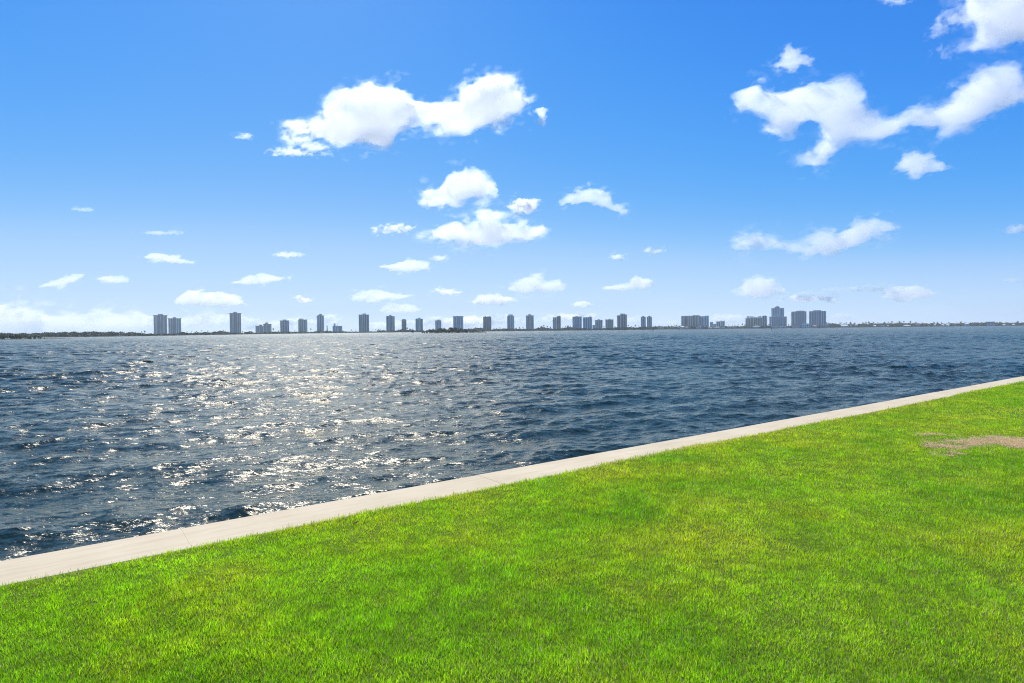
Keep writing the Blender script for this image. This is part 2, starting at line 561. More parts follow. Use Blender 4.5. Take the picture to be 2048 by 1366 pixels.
def build_grass():
    g = np.random.default_rng(5)
    xs, ys, ws = [], [], []
    # sample by distance rings so that blades stay about as fine as a pixel
    rings = [(2.4, 5, 11000, 1.0), (5, 7, 9500, 1.05), (7, 10, 7000, 1.2), (10, 14, 4500, 1.45), (14, 20, 2800, 1.8), (20, 30, 1300, 2.4), (30, 46, 500, 3.6)]
    A0, A1 = R(-60), R(78)
    for ra, rb, den, wsc in rings:
        area = 0.5 * (A1 - A0) * (rb * rb - ra * ra)
        n = int(area * den)
        r = np.sqrt(g.random(n) * (rb * rb - ra * ra) + ra * ra); a = A0 + (A1 - A0) * g.random(n)
        x = r * np.sin(a); y = r * np.cos(a)
        s, t = wall_st(x, y)
        ok = (t > lawn_edge(s) + 0.06 * g.standard_normal(n) * (g.random(n) < 0.4)) & (t > 0.6)
        xs.append(x[ok]); ys.append(y[ok]); ws.append(np.full(ok.sum(), wsc))
    x = np.concatenate(xs); y = np.concatenate(ys); wsc = np.concatenate(ws)
    n = len(x)
    s, t = wall_st(x, y)
    edge = t - lawn_edge(s)
    z0 = np.where(t < CAPW + 0.01, ZCAP + 0.002, lawn_z(x, y) + 0.0)
    dead = dead_patch(x, y)
    keep = (g.random(n) > dead * 0.2)
    zero = x * 0
    lush = fbm(x / 1.9, y / 1.9, zero, 4, 0.6, 1)           # lush/dark patches
    dry = fbm(x / 1.1, y / 1.1, zero, 4, 0.65, 31)
    tuft = fbm(x / 0.16, y / 0.16, zero, 2, 0.6, 17)
    h = 0.039 * (1 + 0.45 * lush + 0.5 * tuft) * (0.75 + 0.5 * g.random(n))
    h *= np.clip(1 - 0.6 * dead, 0.3, 1)
    h = np.where(edge < 0.12, h * (0.7 + 0.9 * g.random(n)), h)
    h *= 1 + 0.06 * (wsc - 1)
    w = 0.0037 * wsc * (0.7 + 0.6 * g.random(n))
    az = g.random(n) * 2 * math.pi
    lean = np.abs(g.normal(0.55, 0.3, n)) + 0.9 * dead * g.random(n)
    # blades lean together in patches
    paz = fbm(x / 0.6, y / 0.6, zero, 2, 0.5, 41) * 9
    bx = np.cos(az) * 0.75 + np.cos(paz) * 0.45; by = np.sin(az) * 0.75 + np.sin(paz) * 0.45
    l = np.hypot(bx, by) + 1e-6; bx /= l; by /= l
    fa = g.random(n) * 2 * math.pi
    sx, sy = np.cos(fa), np.sin(fa)
    sl_ = np.sin(np.clip(lean, 0, 1.35)); cl = np.cos(np.clip(lean, 0, 1.35))
    m1 = np.clip(lean * 0.5, 0, 1.2)
    P0 = np.stack([x, y, z0 - 0.004], -1)
    P1 = P0 + (h * 0.55)[:, None] * np.stack([bx * np.sin(m1), by * np.sin(m1), np.cos(m1)], -1)
    P2 = P1 + (h * 0.55)[:, None] * np.stack([bx * sl_, by * sl_, cl], -1)
    side = np.stack([sx, sy, zero], -1) * (w / 2)[:, None]
    V = np.stack([P0 - side * .8, P0 + side * .8, P1 + side, P1 - side, P2], 1)
    # colours of the blades themselves
    c_lush = np.array([0.23, 0.57, 0.008]); c_mid = np.array([0.47, 0.80, 0.011]); c_yel = np.array([0.70, 0.82, 0.017])
    c_straw = np.array([0.62, 0.47, 0.29]); c_brown = np.array([0.34, 0.20, 0.11])
    k = np.clip(0.42 + 0.85 * lush + 0.12 * g.standard_normal(n), 0, 1)[:, None]
    col = c_mid * (1 - k) + c_lush * k
    # the strip along the cap and the lawn nearest the viewer are drier
    near = np.clip((x * 0.16 + 0.25) * np.clip(1.35 - np.hypot(x - 2, y - 5) / 14, 0, 1), 0, 0.6)
    strip = 0.62 * np.exp(-np.clip(edge, 0, 9) / 0.22) * (0.75 + 1.1 * fbm(x / 0.5, y / 0.5, zero, 2, 0.5, 51))
    ky = np.clip(0.18 + 0.9 * dry + near * 0.45 + strip + 0.14 * g.standard_normal(n), 0, 1)[:, None]
    col = col * (1 - ky) + c_yel * ky
    ps = np.clip(0.03 + 0.08 * np.clip(dry, 0, 1) + 0.30 * strip + 0.12 * near + 0.9 * dead, 0, 0.93)
    isd = g.random(n) < ps
    dcol = c_straw + (c_brown - c_straw) * (g.random(n) ** 1.4)[:, None]
    col = np.where(isd[:, None], dcol, col)
    col = col * np.clip((0.36 + 0.92 * g.random(n)) * (1 + 0.40 * tuft + 0.14 * fbm(x / 0.45, y / 0.45, zero, 3, 0.6, 61)), 0.15, 1.5)[:, None]
    V = V[keep]; col = col[keep]
    # flattened dead thatch lying in the bare patch
    cpt = ground(1985, 886, ZCAP); m_ = 190000
    tx = cpt[0] + g.uniform(-3.2, 3.2, m_); ty = cpt[1] + g.uniform(-2.2, 2.2, m_)
    kd = g.random(m_) < dead_patch(tx, ty) * 0.9
    tx, ty = tx[kd], ty[kd]; m_ = len(tx)
    ta = g.random(m_) * 2 * math.pi; tl = g.uniform(.03, .075, m_); tw = g.uniform(.004, .008, m_)
    tz = lawn_z(tx, ty) + g.uniform(.006, .026, m_)
    ux, uy = np.cos(ta), np.sin(ta)
    up_ = g.uniform(-.12, .35, m_)
    A = np.stack([tx, ty, tz], -1); Dv = np.stack([ux, uy, up_], -1) * tl[:, None]; Sv = np.stack([-uy, ux, 0 * ux], -1) * tw[:, None] / 2
    TV = np.stack([A - Sv, A + Sv, A + Dv * .6 + Sv, A + Dv * .6 - Sv, A + Dv], 1)
    tcx = np.array([1.0, 0.80, 0.48]) + (np.array([0.66, 0.43, 0.23]) - np.array([1.0, 0.80, 0.48])) * (g.random(m_) ** 1.5)[:, None]
    V = np.concatenate([V, TV]); col = np.concatenate([col, tcx * (0.8 + .4 * g.random(m_))[:, None]]); n = len(V)
    C = np.repeat(col[:, None], 5, 1)
    C = C.reshape(-1, 3)
    b = np.arange(n)[:, None] * 5
    Q = b + np.array([[0, 1, 2, 3]]); T3 = b + np.array([[3, 2, 4]])
    o = np_mesh("grass", V.reshape(-1, 3), [Q, T3], foliage_mat("grass_blades", 0.5, 0.3), colors=C)
    tag(o, "short bright green lawn grass with yellowed and bare patches", "grass", kind="stuff")
    print("blades", n)


build_grass()
#PART2
# ------------------------------------------------------------------ far shore
SHORE = [(-900, 760), (-200, 800), (100, 840), (300, 930), (420, 1120), (520, 1360), (700, 1700), (1100, 1880), (1700, 1950), (2048, 2000), (2300, 2050), (3000, 2150)]


def shore_y(px):
    return float(np.interp(px, [a for a, b in SHORE], [b for a, b in SHORE]))


def on_shore(px, back=0.0, z=1.2):
    """a point of the land behind the waterline, on the bearing of photograph column px"""
    Y = shore_y(px) + back
    X = (px - 1024) / F * Y
    return np.array([X, Y, z])


M_SAND = simple("shore_ground", (0.085, 0.085, 0.05), 0.95, 0.25, 0.05, 0.1)
M_MUD = simple("island_mud", (0.10, 0.085, 0.06), 0.95, 0.3, 0.3, 0.1)
pxs = np.arange(-900, 3001, 20)
edge_ = np.array([on_shore(p, 0, -1.5) for p in pxs])
top_ = np.array([on_shore(p, 2.0, 0.9) for p in pxs])
mid_ = np.array([on_shore(p, 30.0, 1.2) for p in pxs])
back_ = np.array([[(p - 1024) / F * 3300, 3300, 1.2] for p in pxs])
back2_ = np.array([[(p - 1024) / F * 3300, 3300, -1.5] for p in pxs])
V = np.concatenate([edge_, top_, mid_, back_, back2_]); n_ = len(pxs)
ii = np.arange(n_ - 1)
fq = np.concatenate([np.stack([ii + k * n_, ii + 1 + k * n_, ii + 1 + (k + 1) * n_, ii + (k + 1) * n_], -1) for k in range(4)])
tag(np_mesh("far_shore_land", V, [fq], M_SAND), "low sandy land of the far shore under the towers", "land", kind="structure")

# --- trees -----------------------------------------------------------
M_LEAF = foliage_mat("dark_foliage", 0.18, 0.2)
M_BARK = simple("grey_bark", (0.16, 0.12, 0.09), 0.9, 0.2, 0.8, 0.1)
M_PALM = foliage_mat("palm_foliage", 0.2, 0.25)
tg = np.random.default_rng(23)


def leaf_quads(c, rad, n, size, hue, shell=0.55):
    """n leaf clumps filling an ellipsoidal crown, most near its uneven outside"""
    d = tg.standard_normal((n, 3)); d /= np.linalg.norm(d, axis=1)[:, None]
    lump = 1 + 0.55 * vnoise(d[:, 0] * 1.7 + c[0], d[:, 1] * 1.7 + c[1], d[:, 2] * 1.7 + c[2])
    r = (shell + (1 - shell) * tg.random(n) ** 0.5)
    p = np.asarray(c) + d * np.asarray(rad) * (r * lump)[:, None]
    a = tg.standard_normal((n, 3)); a /= np.linalg.norm(a, axis=1)[:, None]
    b = np.cross(a, tg.standard_normal((n, 3))); b /= np.linalg.norm(b, axis=1)[:, None]
    s = (size * (0.6 + 0.8 * tg.random(n)))[:, None]
    V = np.stack([p - a * s, p - b * s * 0.5, p + a * s, p + b * s * 0.5], 1).reshape(-1, 3)
    col = np.asarray(hue) * (0.65 + 0.7 * tg.random((n, 1)))
    col = col * (0.85 + 0.3 * tg.random())
    return V, np.repeat(col, 4, 0)


class Leaves:
    def __init__(s): s.V = []; s.C = []

    def crown(s, c, rad, n, size, hue, shell=0.55):
        v, k = leaf_quads(c, rad, n, size, hue, shell); s.V.append(v); s.C.append(k)

    def build(s, name, mat, parent=None):
        V = np.concatenate(s.V); C = np.concatenate(s.C)
        q = np.arange(len(V)).reshape(-1, 4)
        return np_mesh(name, V, [q], mat, parent, colors=C)


GREEN = [(0.030, 0.065, 0.014), (0.042, 0.085, 0.020), (0.024, 0.05, 0.014), (0.055, 0.085, 0.022)]


def treeline(name, label, x0, x1, ytop, back0, back1, step, hue=None):
    L = Leaves()
    px = x0
    while px < x1:
        yt = ytop(px)
        for b in (back0, (back0 + back1) / 2, back1):
            p = on_shore(px + tg.uniform(-step, step), b + tg.uniform(-8, 8))
            htop = at(px, yt, p[1])[2] - 1.2
            h = max(2.0, htop * tg.uniform(0.62, 1.06) * (0.72 if b == back0 else 1.0))
            w = h * tg.uniform(0.45, 0.8) + 1.5
            n = int(np.clip(60 + h * 20, 60, 330))
            L.crown((p[0], p[1], 1.0 + h * 0.52), (w, w, h * 0.5), n, 0.5 + h * 0.085, hue or GREEN[tg.integers(4)])
        px += step * tg.uniform(0.8, 1.5)
    o = L.build(name, M_LEAF)
    tag(o, label, "trees", kind="stuff")


def prof(pts):
    xs = [a for a, b in pts]; ys = [b for a, b in pts]
    return lambda x: float(np.interp(x, xs, ys))


treeline("treeline", "long even belt of mangrove wood on the near side of the far shore, left of the towers", -260, 306,
         prof([(-260, 667), (0, 666), (60, 665.5), (130, 663.5), (200, 662.5), (262, 663), (285, 665.5), (306, 667)]), 4, 60, 5.5, (0.055, 0.085, 0.032))
treeline("treeline", "uneven far belt of trees behind the glittering water, below the first four towers", 290, 760,
         prof([(290, 667.5), (330, 667), (352, 667), (365, 663.5), (385, 665.5), (400, 663), (420, 665), (436, 661.5), (455, 664), (488, 665.5), (495, 661.5), (510, 665.5), (545, 663), (560, 663),
               (585, 663), (620, 663.5), (640, 661), (660, 661.5), (690, 662.5), (720, 663), (760, 662)]), 3, 70, 3.6)
treeline("treeline", "uneven far belt of trees in mid shore behind the small mangrove island", 760, 1290,
         prof([(760, 660), (790, 661), (800, 658.5), (820, 658), (830, 660.5), (850, 660), (900, 659.5), (945, 657), (958, 654.5), (968, 658), (1000, 657.5), (1030, 656.5), (1060, 658), (1085, 653.5), (1097, 656),
               (1110, 658), (1140, 653.5), (1150, 656), (1200, 656.5), (1230, 654.5), (1270, 654), (1290, 653)]), 3, 70, 3.4)
treeline("treeline", "uneven far belt of trees and gardens around the shore houses", 1290, 2320,
         prof([(1290, 653.5), (1330, 652.5), (1380, 652), (1430, 653), (1470, 652), (1500, 651.5), (1530, 650.5), (1560, 651), (1600, 650), (1630, 649), (1660, 647.5), (1700, 647.5), (1740, 646.5), (1800, 645.5), (1850, 646.5),
               (1900, 646.5), (1940, 645.5), (1985, 644.5), (2040, 645), (2320, 643)]), 26, 90, 3.4)

# palms: one of each kind, then copies
FR = {}


def palm_meshes(kind, seed):
    g = random.Random(seed)
    h = (11.0, 9.0, 13.5)[kind]
    bend = g.uniform(-0.8, 0.8)
    tr = MB().tube([(0, 0, -0.5), (bend * .2, 0, h * .35), (bend * .6, 0, h * .7), (bend, 0, h)], [0.3, 0.22, 0.18, 0.16], 6)
    V, Q, C = [], [], []
    nf = 22
    for i in range(nf):
        a = 2 * math.pi * i / nf + g.uniform(-.2, .2)
        el = g.uniform(-0.5, 1.25)
        Lf = g.uniform(2.6, 3.6)
        p = np.array([bend, 0, h]); d = np.array([math.cos(a) * math.cos(el), math.sin(a) * math.cos(el), math.sin(el)])
        side = np.array([-math.sin(a), math.cos(a), 0])
        pts = []
        for k in range(6):
            pts.append((p.copy(), 0.62 * math.sin(math.pi * min(0.97, (k + 0.35) / 5.6))))
            p = p + d * Lf / 5
            d = d + np.array([0, 0, -0.27]); d /= np.linalg.norm(d)
        base = len(V)
        for q, w in pts:
            V += [q - side * w + np.array([0, 0, -w * .5]), q, q + side * w + np.array([0, 0, -w * .5])]
            C += [np.array((0.05, 0.075, 0.022)) * g.uniform(.6, 1.4)] * 3
        for k in range(5):
            b = base + k * 3
            Q += [(b, b + 1, b + 4, b + 3), (b + 1, b + 2, b + 5, b + 4)]
    return tr, np.array(V), np.array(Q), np.array(C), h


PALMS = []
for k in range(3):
    tr, V, Q, C, h = palm_meshes(k, 40 + k)
    r_ = empty("palm_tree", (0, 0, 0))
    t_ = tr.build("trunk", M_BARK, r_)
    c_ = np_mesh("crown", V, [Q], M_PALM, r_, colors=C)
    PALMS.append([r_, [t_, c_], h, False])


def place(protos, k, loc, rz, sc, label, cat, group):
    P = protos[k]
    if not P[3]:
        o = P[0]; P[3] = True
    else:
        o = P[0].copy(); COL.objects.link(o)
        for ch in P[1]:
            c = ch.copy(); c.parent = o; COL.objects.link(c)
    o.location = loc; o.rotation_euler = (0, 0, rz); o.scale = (sc, sc, sc)
    tag(o, label, cat, group)
    return o


palm_px = [(284, 663, 0), (290, 661.5, 0), (375, 663, 1), (384, 662.6, 1), (393, 662, 1), (404, 660.5, 1), (416, 661, 1), (443, 661, 1), (447, 660.5, 1), (456, 663, 1), (486, 662, 2), (499, 662, 2), (547, 656.5, 3),
           (558, 661, 3), (589, 660.5, 4), (622, 657, 5), (686, 661, 6), (704, 660, 6), (712, 659.5, 6), (703, 658.8, 6), (746, 659, 7), (752, 657.5, 7), (758, 658, 7), (761, 658, 7), (798, 657.5, 8), (815, 655, 9), (820, 657, 9), (826, 657.5, 9),
           (938, 656.5, 10), (952, 654, 10), (961, 655, 10), (988, 656.5, 11), (994, 656, 11), (1000, 655, 11), (1008, 656, 11), (1033, 655.5, 12), (1039, 654, 12), (1046, 654, 12), (1072, 656, 13), (1077, 654.5, 13), (1083, 651.5, 13),
           (1088, 650, 13), (1095, 652, 13), (1101, 653.5, 13), (1126, 654, 14), (1131, 652.5, 14), (1136, 650.5, 14), (1141, 651.5, 14), (1208, 652.5, 15), (1230, 652.5, 15), (1257, 650, 16), (1263, 652.5, 16), (1271, 649.5, 16), (1278, 651.5, 16),
           (1311, 651.5, 17), (1318, 651, 17), (1325, 651.7, 17), (1337, 650.8, 17), (1343, 651, 17), (1350, 650, 17), (1354, 649.5, 17), (1360, 650.5, 17), (1382, 651, 18), (1396, 650.5, 18), (1406, 651, 18), (1413, 650.6, 18), (1421, 650.5, 18),
           (1452, 651, 19), (1458, 650, 19), (1465, 649.5, 19), (1470, 649.8, 19), (1477, 648.8, 19), (1485, 647.3, 19), (1490, 648.8, 19), (1500, 649, 20), (1507, 649.5, 20), (1527, 647.5, 20), (1532, 648, 20), (1538, 648.3, 20), (1550, 648.6, 21), (1562, 648.6, 21), (1570, 647.5, 21),
           (1577, 648.5, 21), (1583, 647.6, 21), (1589, 648, 21), (1624, 647, 22), (1634, 646.5, 22), (1640, 647, 22), (1653, 644.6, 22), (1657, 645.4, 22), (1665, 646, 22), (1681, 644.3, 23), (1693, 645, 23), (1701, 644, 23), (1709, 645, 23), (1726, 644.6, 24), (1732, 644, 24), (1738, 643, 24),
           (1747, 643.8, 24), (1756, 645, 24), (1769, 644, 24), (1777, 643.6, 24), (1784, 642.5, 24), (1799, 642.3, 24), (1808, 642.3, 24), (1821, 642, 24), (1832, 644, 25), (1845, 645, 25), (1868, 643.4, 25), (1875, 644.3, 25), (1883, 644.2, 25), (1898, 644.3, 26), (1922, 643, 26), (1952, 644, 26), (1963, 644, 26), (2000, 643.5, 27), (2012, 643.6, 27), (2036, 641.8, 27)]
palm_where = ["on the low point left of the twin capped towers", "between the twin capped towers and the lone tall ribbed tower", "just right of the lone tall ribbed tower", "between the stepped low block and the first small tower",
              "between the two small towers", "between the second small tower and the slim tower", "between the low squat block and the large ribbed tower", "just right of the large ribbed tower", "just left of the narrow brown tower", "just right of the narrow brown tower",
              "behind the far end of the mangrove island", "right of the brown tower with three roof humps", "between the two slim matching towers", "left of the tower with the sloping roof", "right of the tower with the sloping roof", "between the two low grey towers",
              "right of the dark tower with the pale pier", "between the twin slim towers and the three-part block", "in front of the three-part block", "above the pale green villa", "in front of the wide beige block", "in front of the tallest tower", "around the pink-roofed villas", "around the white sloping-roofed villa",
              "along the shore between the white sloping roof and the pink house", "just right of the pink house", "around the white double-roofed villa", "near the far end of the shore"]
for i, (px, py, w) in enumerate(palm_px):
    k = i % 3
    p = on_shore(px, (22, 46, 34)[k] if px > 300 else 12)
    h = at(px, py, p[1])[2] - 0.9
    place(PALMS, k, tuple(p - np.array([0, 0, 0.2])), random.uniform(0, 6.28), h / (PALMS[k][2] + 1.6), "dark palm " + palm_where[w], "palm tree", "palms " + palm_where[w])

# one tall narrow pine right of the slim tower
px = 654.7
p = on_shore(px, 60); zt = at(px, 651, p[1])[2]
r_ = empty("pine_tree", tuple(p)); r_["label"] = "tall narrow dark pine standing alone right of the slim tower with a dark central stripe"; r_["category"] = "tree"
MB().tube([(0, 0, -0.3), (0, 0, zt * .5), (0.2, 0, zt - 1.6)], [0.5, 0.35, 0.1], 7).build("trunk", M_BARK, r_)
L = Leaves()
for k in range(9):
    f_ = k / 8
    L.crown((tg.uniform(-.4, .4), tg.uniform(-.4, .4), 3 + (zt - 5) * f_), (1.9 - 0.8 * f_, 1.9 - 0.8 * f_, 1.6), 60, 0.55, (0.03, 0.05, 0.02))
L.build("crown", M_LEAF, r_)


# --- mangrove islands ---------------------------------------------------
def island(px0, px1, Y, depth, label):
    n = 60
    V = []; Fq = []
    xa, xb = (px0 - 1024) / F * Y, (px1 - 1024) / F * Y
    cx, cyy, rx, ry = (xa + xb) / 2, Y + depth / 2, (xb - xa) / 2, depth / 2
    for k in range(n):
        t = 2 * math.pi * k / n
        wv = 1 + 0.06 * math.sin(3 * t) + 0.04 * math.sin(7 * t + 1)
        V.append((cx + rx * wv * math.cos(t), cyy + ry * wv * math.sin(t), -0.6))
    for k in range(n):
        t = 2 * math.pi * k / n
        V.append((cx + rx * .93 * math.cos(t), cyy + ry * .93 * math.sin(t), 0.22))
    V.append((cx, cyy, 0.4))
    q = np.array([(k, (k + 1) % n, n + (k + 1) % n, n + k) for k in range(n)])
    t3 = np.array([(n + k, n + (k + 1) % n, 2 * n) for k in range(n)])
    o = np_mesh("island_ground", np.array(V), [q, t3], M_MUD)
    tag(o, label, "island", kind="structure")


MANG = []
M_MANG = foliage_mat("mangrove_foliage", 0.08, 0.15)
for k in range(5):
    r_ = empty("mangrove_tree", (0, 0, 0))
    m_ = MB()
    g = random.Random(70 + k)
    for j in range(7):
        a = 2 * math.pi * j / 7 + g.uniform(-.3, .3)
        m_.tube([(math.cos(a) * 1.1, math.sin(a) * 1.1, -0.8), (math.cos(a) * .6, math.sin(a) * .6, .5), (0, 0, 1.2)], [.05, .07, .09], 5)
    m_.tube([(0, 0, .9), (g.uniform(-.3, .3), g.uniform(-.3, .3), 2.4), (g.uniform(-.5, .5), 0, 3.8)], [.16, .12, .05], 6)
    for j in range(4):
        a = 2 * math.pi * j / 4 + g.uniform(-.4, .4)
        m_.tube([(0, 0, 1.4 + .3 * j), (math.cos(a) * 1.2, math.sin(a) * 1.2, 2.6 + .3 * j)], [.09, .03], 5)
    t_ = m_.build("trunk", M_BARK, r_)
    L = Leaves()
    for j in range(9):
        a = g.uniform(0, 6.28); rr_ = g.uniform(0, 1.9)
        L.crown((math.cos(a) * rr_, math.sin(a) * rr_, g.uniform(.9, 4.4) * (1 - .12 * rr_)), (1.35, 1.35, 1.0), 90, 0.26, ((0.020, 0.050, 0.008), (0.028, 0.062, 0.010), (0.038, 0.075, 0.012))[g.randrange(3)])
    c_ = L.build("crown", M_MANG, r_)
    MANG.append([r_, [t_, c_], 5.4, False])

island(838, 974, 816, 60, "low muddy ground of the mangrove island out on the water")
for i in range(30):
    px = 845 + (970 - 845) * (i + tg.uniform(-.3, .3)) / 29
    Y = 820 + tg.uniform(0, 34)
    yt = np.interp(px, [843, 850, 862, 880, 890, 915, 930, 945, 960, 973], [663.5, 661, 658, 656, 654.6, 654.8, 656.6, 658.4, 660.5, 663.5])
    h = at(px, yt, Y)[2] * tg.uniform(.8, 1.06)
    s = h / 5.0
    place(MANG, i % 5, ((px - 1024) / F * Y, Y, 0.1), tg.uniform(0, 6.28), s, "dense dark green mangrove crowding the small island in the middle of the water", "tree", "mangroves on the mid water island")
o = place(MANG, 3, ((826 - 1024) / F * 800, 800, -0.2), 1.0, 0.9, "single dark mangrove bush standing in the water off the end of the small island", "tree", None)
island(-120, 96, 490, 50, "low muddy ground of the nearer mangrove point by the left edge")
for i in range(32):
    px = -100 + 188 * (i + tg.uniform(-.3, .3)) / 31
    Y = 493 + tg.uniform(0, 26)
    yt = np.interp(px, [-100, 0, 10, 30, 48, 56, 64, 80, 92], [664, 665, 666.0, 668, 669.0, 671.5, 670.8, 672.6, 675.5])
    h = at(px, yt, Y)[2] * tg.uniform(.8, 1.05)
    s = h / 5.0
    place(MANG, (i * 2) % 5, ((px - 1024) / F * Y, Y, 0.1), tg.uniform(0, 6.28), s, "low green mangrove on the nearer wooded point by the left edge", "tree", "mangroves on the nearer point")

# ------------------------------------------------------------------ towers
WALLS = {"white": simple("white_paint", (0.90, 0.88, 0.81), 0.7, 0.06, 0.05), "cream": simple("cream_paint", (0.84, 0.77, 0.61), 0.75, 0.08, 0.05),
         "beige": simple("beige_paint", (0.72, 0.64, 0.49), 0.8, 0.08, 0.05), "grey": simple("grey_concrete", (0.62, 0.60, 0.53), 0.8, 0.1, 0.05),
         "brown": simple("brown_concrete", (0.42, 0.36, 0.31), 0.8, 0.1, 0.05), "dark": simple("dark_concrete", (0.33, 0.32, 0.29), 0.8, 0.1, 0.05),
         "teal": simple("pale_teal_paint", (0.70, 0.78, 0.69), 0.75, 0.06, 0.05), "lilac": simple("lilac_grey_paint", (0.82, 0.80, 0.76), 0.75, 0.06, 0.05)}


def glass_mat(name, col):
    m, nt, out = new_mat(name)
    p = N(nt, "BsdfPrincipled", Roughness=0.12)
    p.inputs["Base Color"].default_value = (*col, 1)
    p.inputs["Specular IOR Level"].default_value = 0.6
    tc = N(nt, "TexCoord"); v = N(nt, "TexVoronoi", Scale=0.33)
    nt.links.new(tc.outputs["Object"], v.inputs["Vector"])
    mr = N(nt, "MapRange"); mr.inputs["To Min"].default_value = 0.05; mr.inputs["To Max"].default_value = 0.35
    nt.links.new(v.outputs["Color"], mr.inputs["Value"]); nt.links.new(mr.outputs["Result"], p.inputs["Roughness"])
    nt.links.new(p.outputs["BSDF"], out.inputs["Surface"])
    return m


M_GLASS = glass_mat("dark_window_glass", (0.045, 0.06, 0.075))
M_BLUEGL = glass_mat("blue_window_glass", (0.13, 0.21, 0.26))
M_ROOF = simple("roof_membrane", (0.4, 0.4, 0.38), 0.9, 0.15, 0.1)
M_RAIL = simple("balcony_rail", (0.5, 0.5, 0.48), 0.5, 0.05, 0.1)


def tower(px0, px1, ytop, Y, wall, bays, pents, label, yaw=0.0, dep=None, cap=0.0, side=False, glass=None, floor=3.05, pier="same", gname=None):
    """pents: [(px0, px1, ytop, material)] boxes on the roof. bays: 'w2 b5 g1 ...' pieces of the front with their widths"""
    glass = glass or M_GLASS
    wm = WALLS[wall]; pm = wm if pier == "same" else WALLS[pier]
    pxc = (px0 + px1) / 2
    X = (pxc - 1024) / F * Y
    th = math.atan2(X, Y)
    base_z = 1.2
    top = at(pxc, ytop, Y)[2] - base_z
    Wp = (px1 - px0) * Y / F * math.cos(th)
    yw = R(yaw)
    dep = dep or min(22.0, Wp * 0.6)
    W = (Wp - dep * abs(math.sin(yw))) / math.cos(yw)
    r = empty("apartment_tower", (X, Y, base_z), -th + yw)
    tag(r, label, "apartment tower", gname)
    nf = max(3, round(top / floor)); fh = top / nf
    hx = W / 2; y0 = -dep / 2
    MB().box(-hx + .4, hx - .4, y0 + 1.2, dep / 2, 0, top).build("wall", wm, r)
    toks = [(t[0], float(t[1:])) for t in bays.split()]
    tot = sum(w for _, w in toks)
    x = -hx
    for k, w in toks:
        xa, xb = x, x + W * w / tot
        x = xb
        if k == "w":
            m = MB().box(xa, xb, y0, y0 + 1.2, 0, top + 0.4)
            m.build("pier", pm, r)
        elif k == "d":
            MB().box(xa, xb, y0 + 1.16, y0 + 1.19, 0, top - 0.3).build("window_strip", glass, r)
        elif k == "g":
            g_ = MB().box(xa, xb, y0 + 0.72, y0 + 1.2, 0, top - 0.2).build("window_strip", glass, r)
            m = MB()
            for f_ in range(nf + 1):
                z = min(f_ * fh, top - .3)
                m.box(xa, xb, y0 + .55, y0 + .717, z, z + .75)
            for c in (xa, xb - .3): m.box(c, c + .3, y0 + .56, y0 + .719, 0, top - .2)
            m.build("spandrel", wm, g_)
        elif k == "b":
            MB().box(xa, xb, y0 + 1.14, y0 + 1.19, 0.3, top - 0.3).build("window_strip", glass, r)
            m = MB()
            for f_ in range(1, nf + 1):
                z = f_ * fh
                m.box(xa, xb, y0 - .35, y0 + 1.13, z - .28, z)
                if f_ < nf: m.box(xa + .05, xb - .05, y0 - .33, y0 - .26, z + .06, z + 1.0)
            m.build("balcony_stack", wm, r)
    if side:
        for sgn in (-1, 1):
            m = MB()
            for f_ in range(1, nf + 1):
                z = f_ * fh
                xs_ = sorted((sgn * (hx - .4), sgn * (hx + 1.4)))
                m.box(xs_[0], xs_[1], y0 + 3, y0 + dep * .7, z - .3, z + .5)
            m.build("balcony_stack", wm, r)
    if cap:
        MB().box(-hx - cap, hx + cap, y0 - cap, dep / 2 + cap, top + .41, top + 1.7).build("roof_slab", WALLS["dark"] if wall not in ("white", "beige") else wm, r)
    else:
        MB().box(-hx + .2, hx - .2, y0 + .2 + 1.0, dep / 2 - .2, top + .003, top + .39).build("roof", M_ROOF, r)
    for (a, b, yt, mt) in pents:
        c = ((a + b) / 2 - pxc) * Y / F * math.cos(th); w = (b - a) * Y / F * math.cos(th) / 2
        h = at((a + b) / 2, yt, Y)[2] - base_z
        dd = min(dep * .3, max(1.2, w))
        zb = top + (1.703 if cap else .393)
        MB().box(c - w, c + w, -dd, dd, zb, max(h, zb + .8)).box(c - w - .25, c + w + .25, -dd - .25, dd + .25, max(h, zb + .8) + .003, max(h, zb + .8) + .35).build("penthouse", WALLS[mt] if mt in WALLS else M_ROOF, r)
    return r, W, top, dep


D0 = 1980
tower(308.6, 334.6, 631.6, D0, "grey", "b2.2 w2 b5 w.5 b3 w.8 d.5 w.6 b3.4", [(317, 327, 628.2, "grey")], "taller of the twin capped towers beside the wooded point, with balcony edges", cap=2.2, side=True, pier="lilac")
tower(337.8, 362.6, 637.8, D0 + 10, "grey", "b1.4 w1.2 b1.4 w.5 b4 w1.4 d.5 w1.2 b2.6", [(346.8, 353.2, 634.6, "grey")], "shorter of the twin capped towers beside the wooded point, wide dark roof slab", cap=2.2, side=True, pier="teal")
tower(460.2, 482.8, 627.4, D0, "grey", "b1.6 w.5 d1 w.5 b1 w.4 b5 w.5 b1.6 w.5 b2", [(467, 475, 624.0, "grey")], "lone tall ribbed tower with a wide dark roof slab, standing apart from all others", cap=2.0, pier="white")
t4 = tower(511.7, 527, 651.8, D0, "teal", "b3 w.5 b3 w.5", [(519, 525, 649.4, "brown")], "lower stepped half of the squat apartment block right of the lone ribbed tower", dep=24, side=True)
tower(527.2, 543.4, 648.8, D0, "cream", "w.5 b3 w.5 b4 w1.5", [(530.2, 537, 645.6, "beige"), (533.5, 535.5, 644.4, "dark")], "higher cream half of the squat apartment block right of the lone ribbed tower", dep=24, cap=.8)
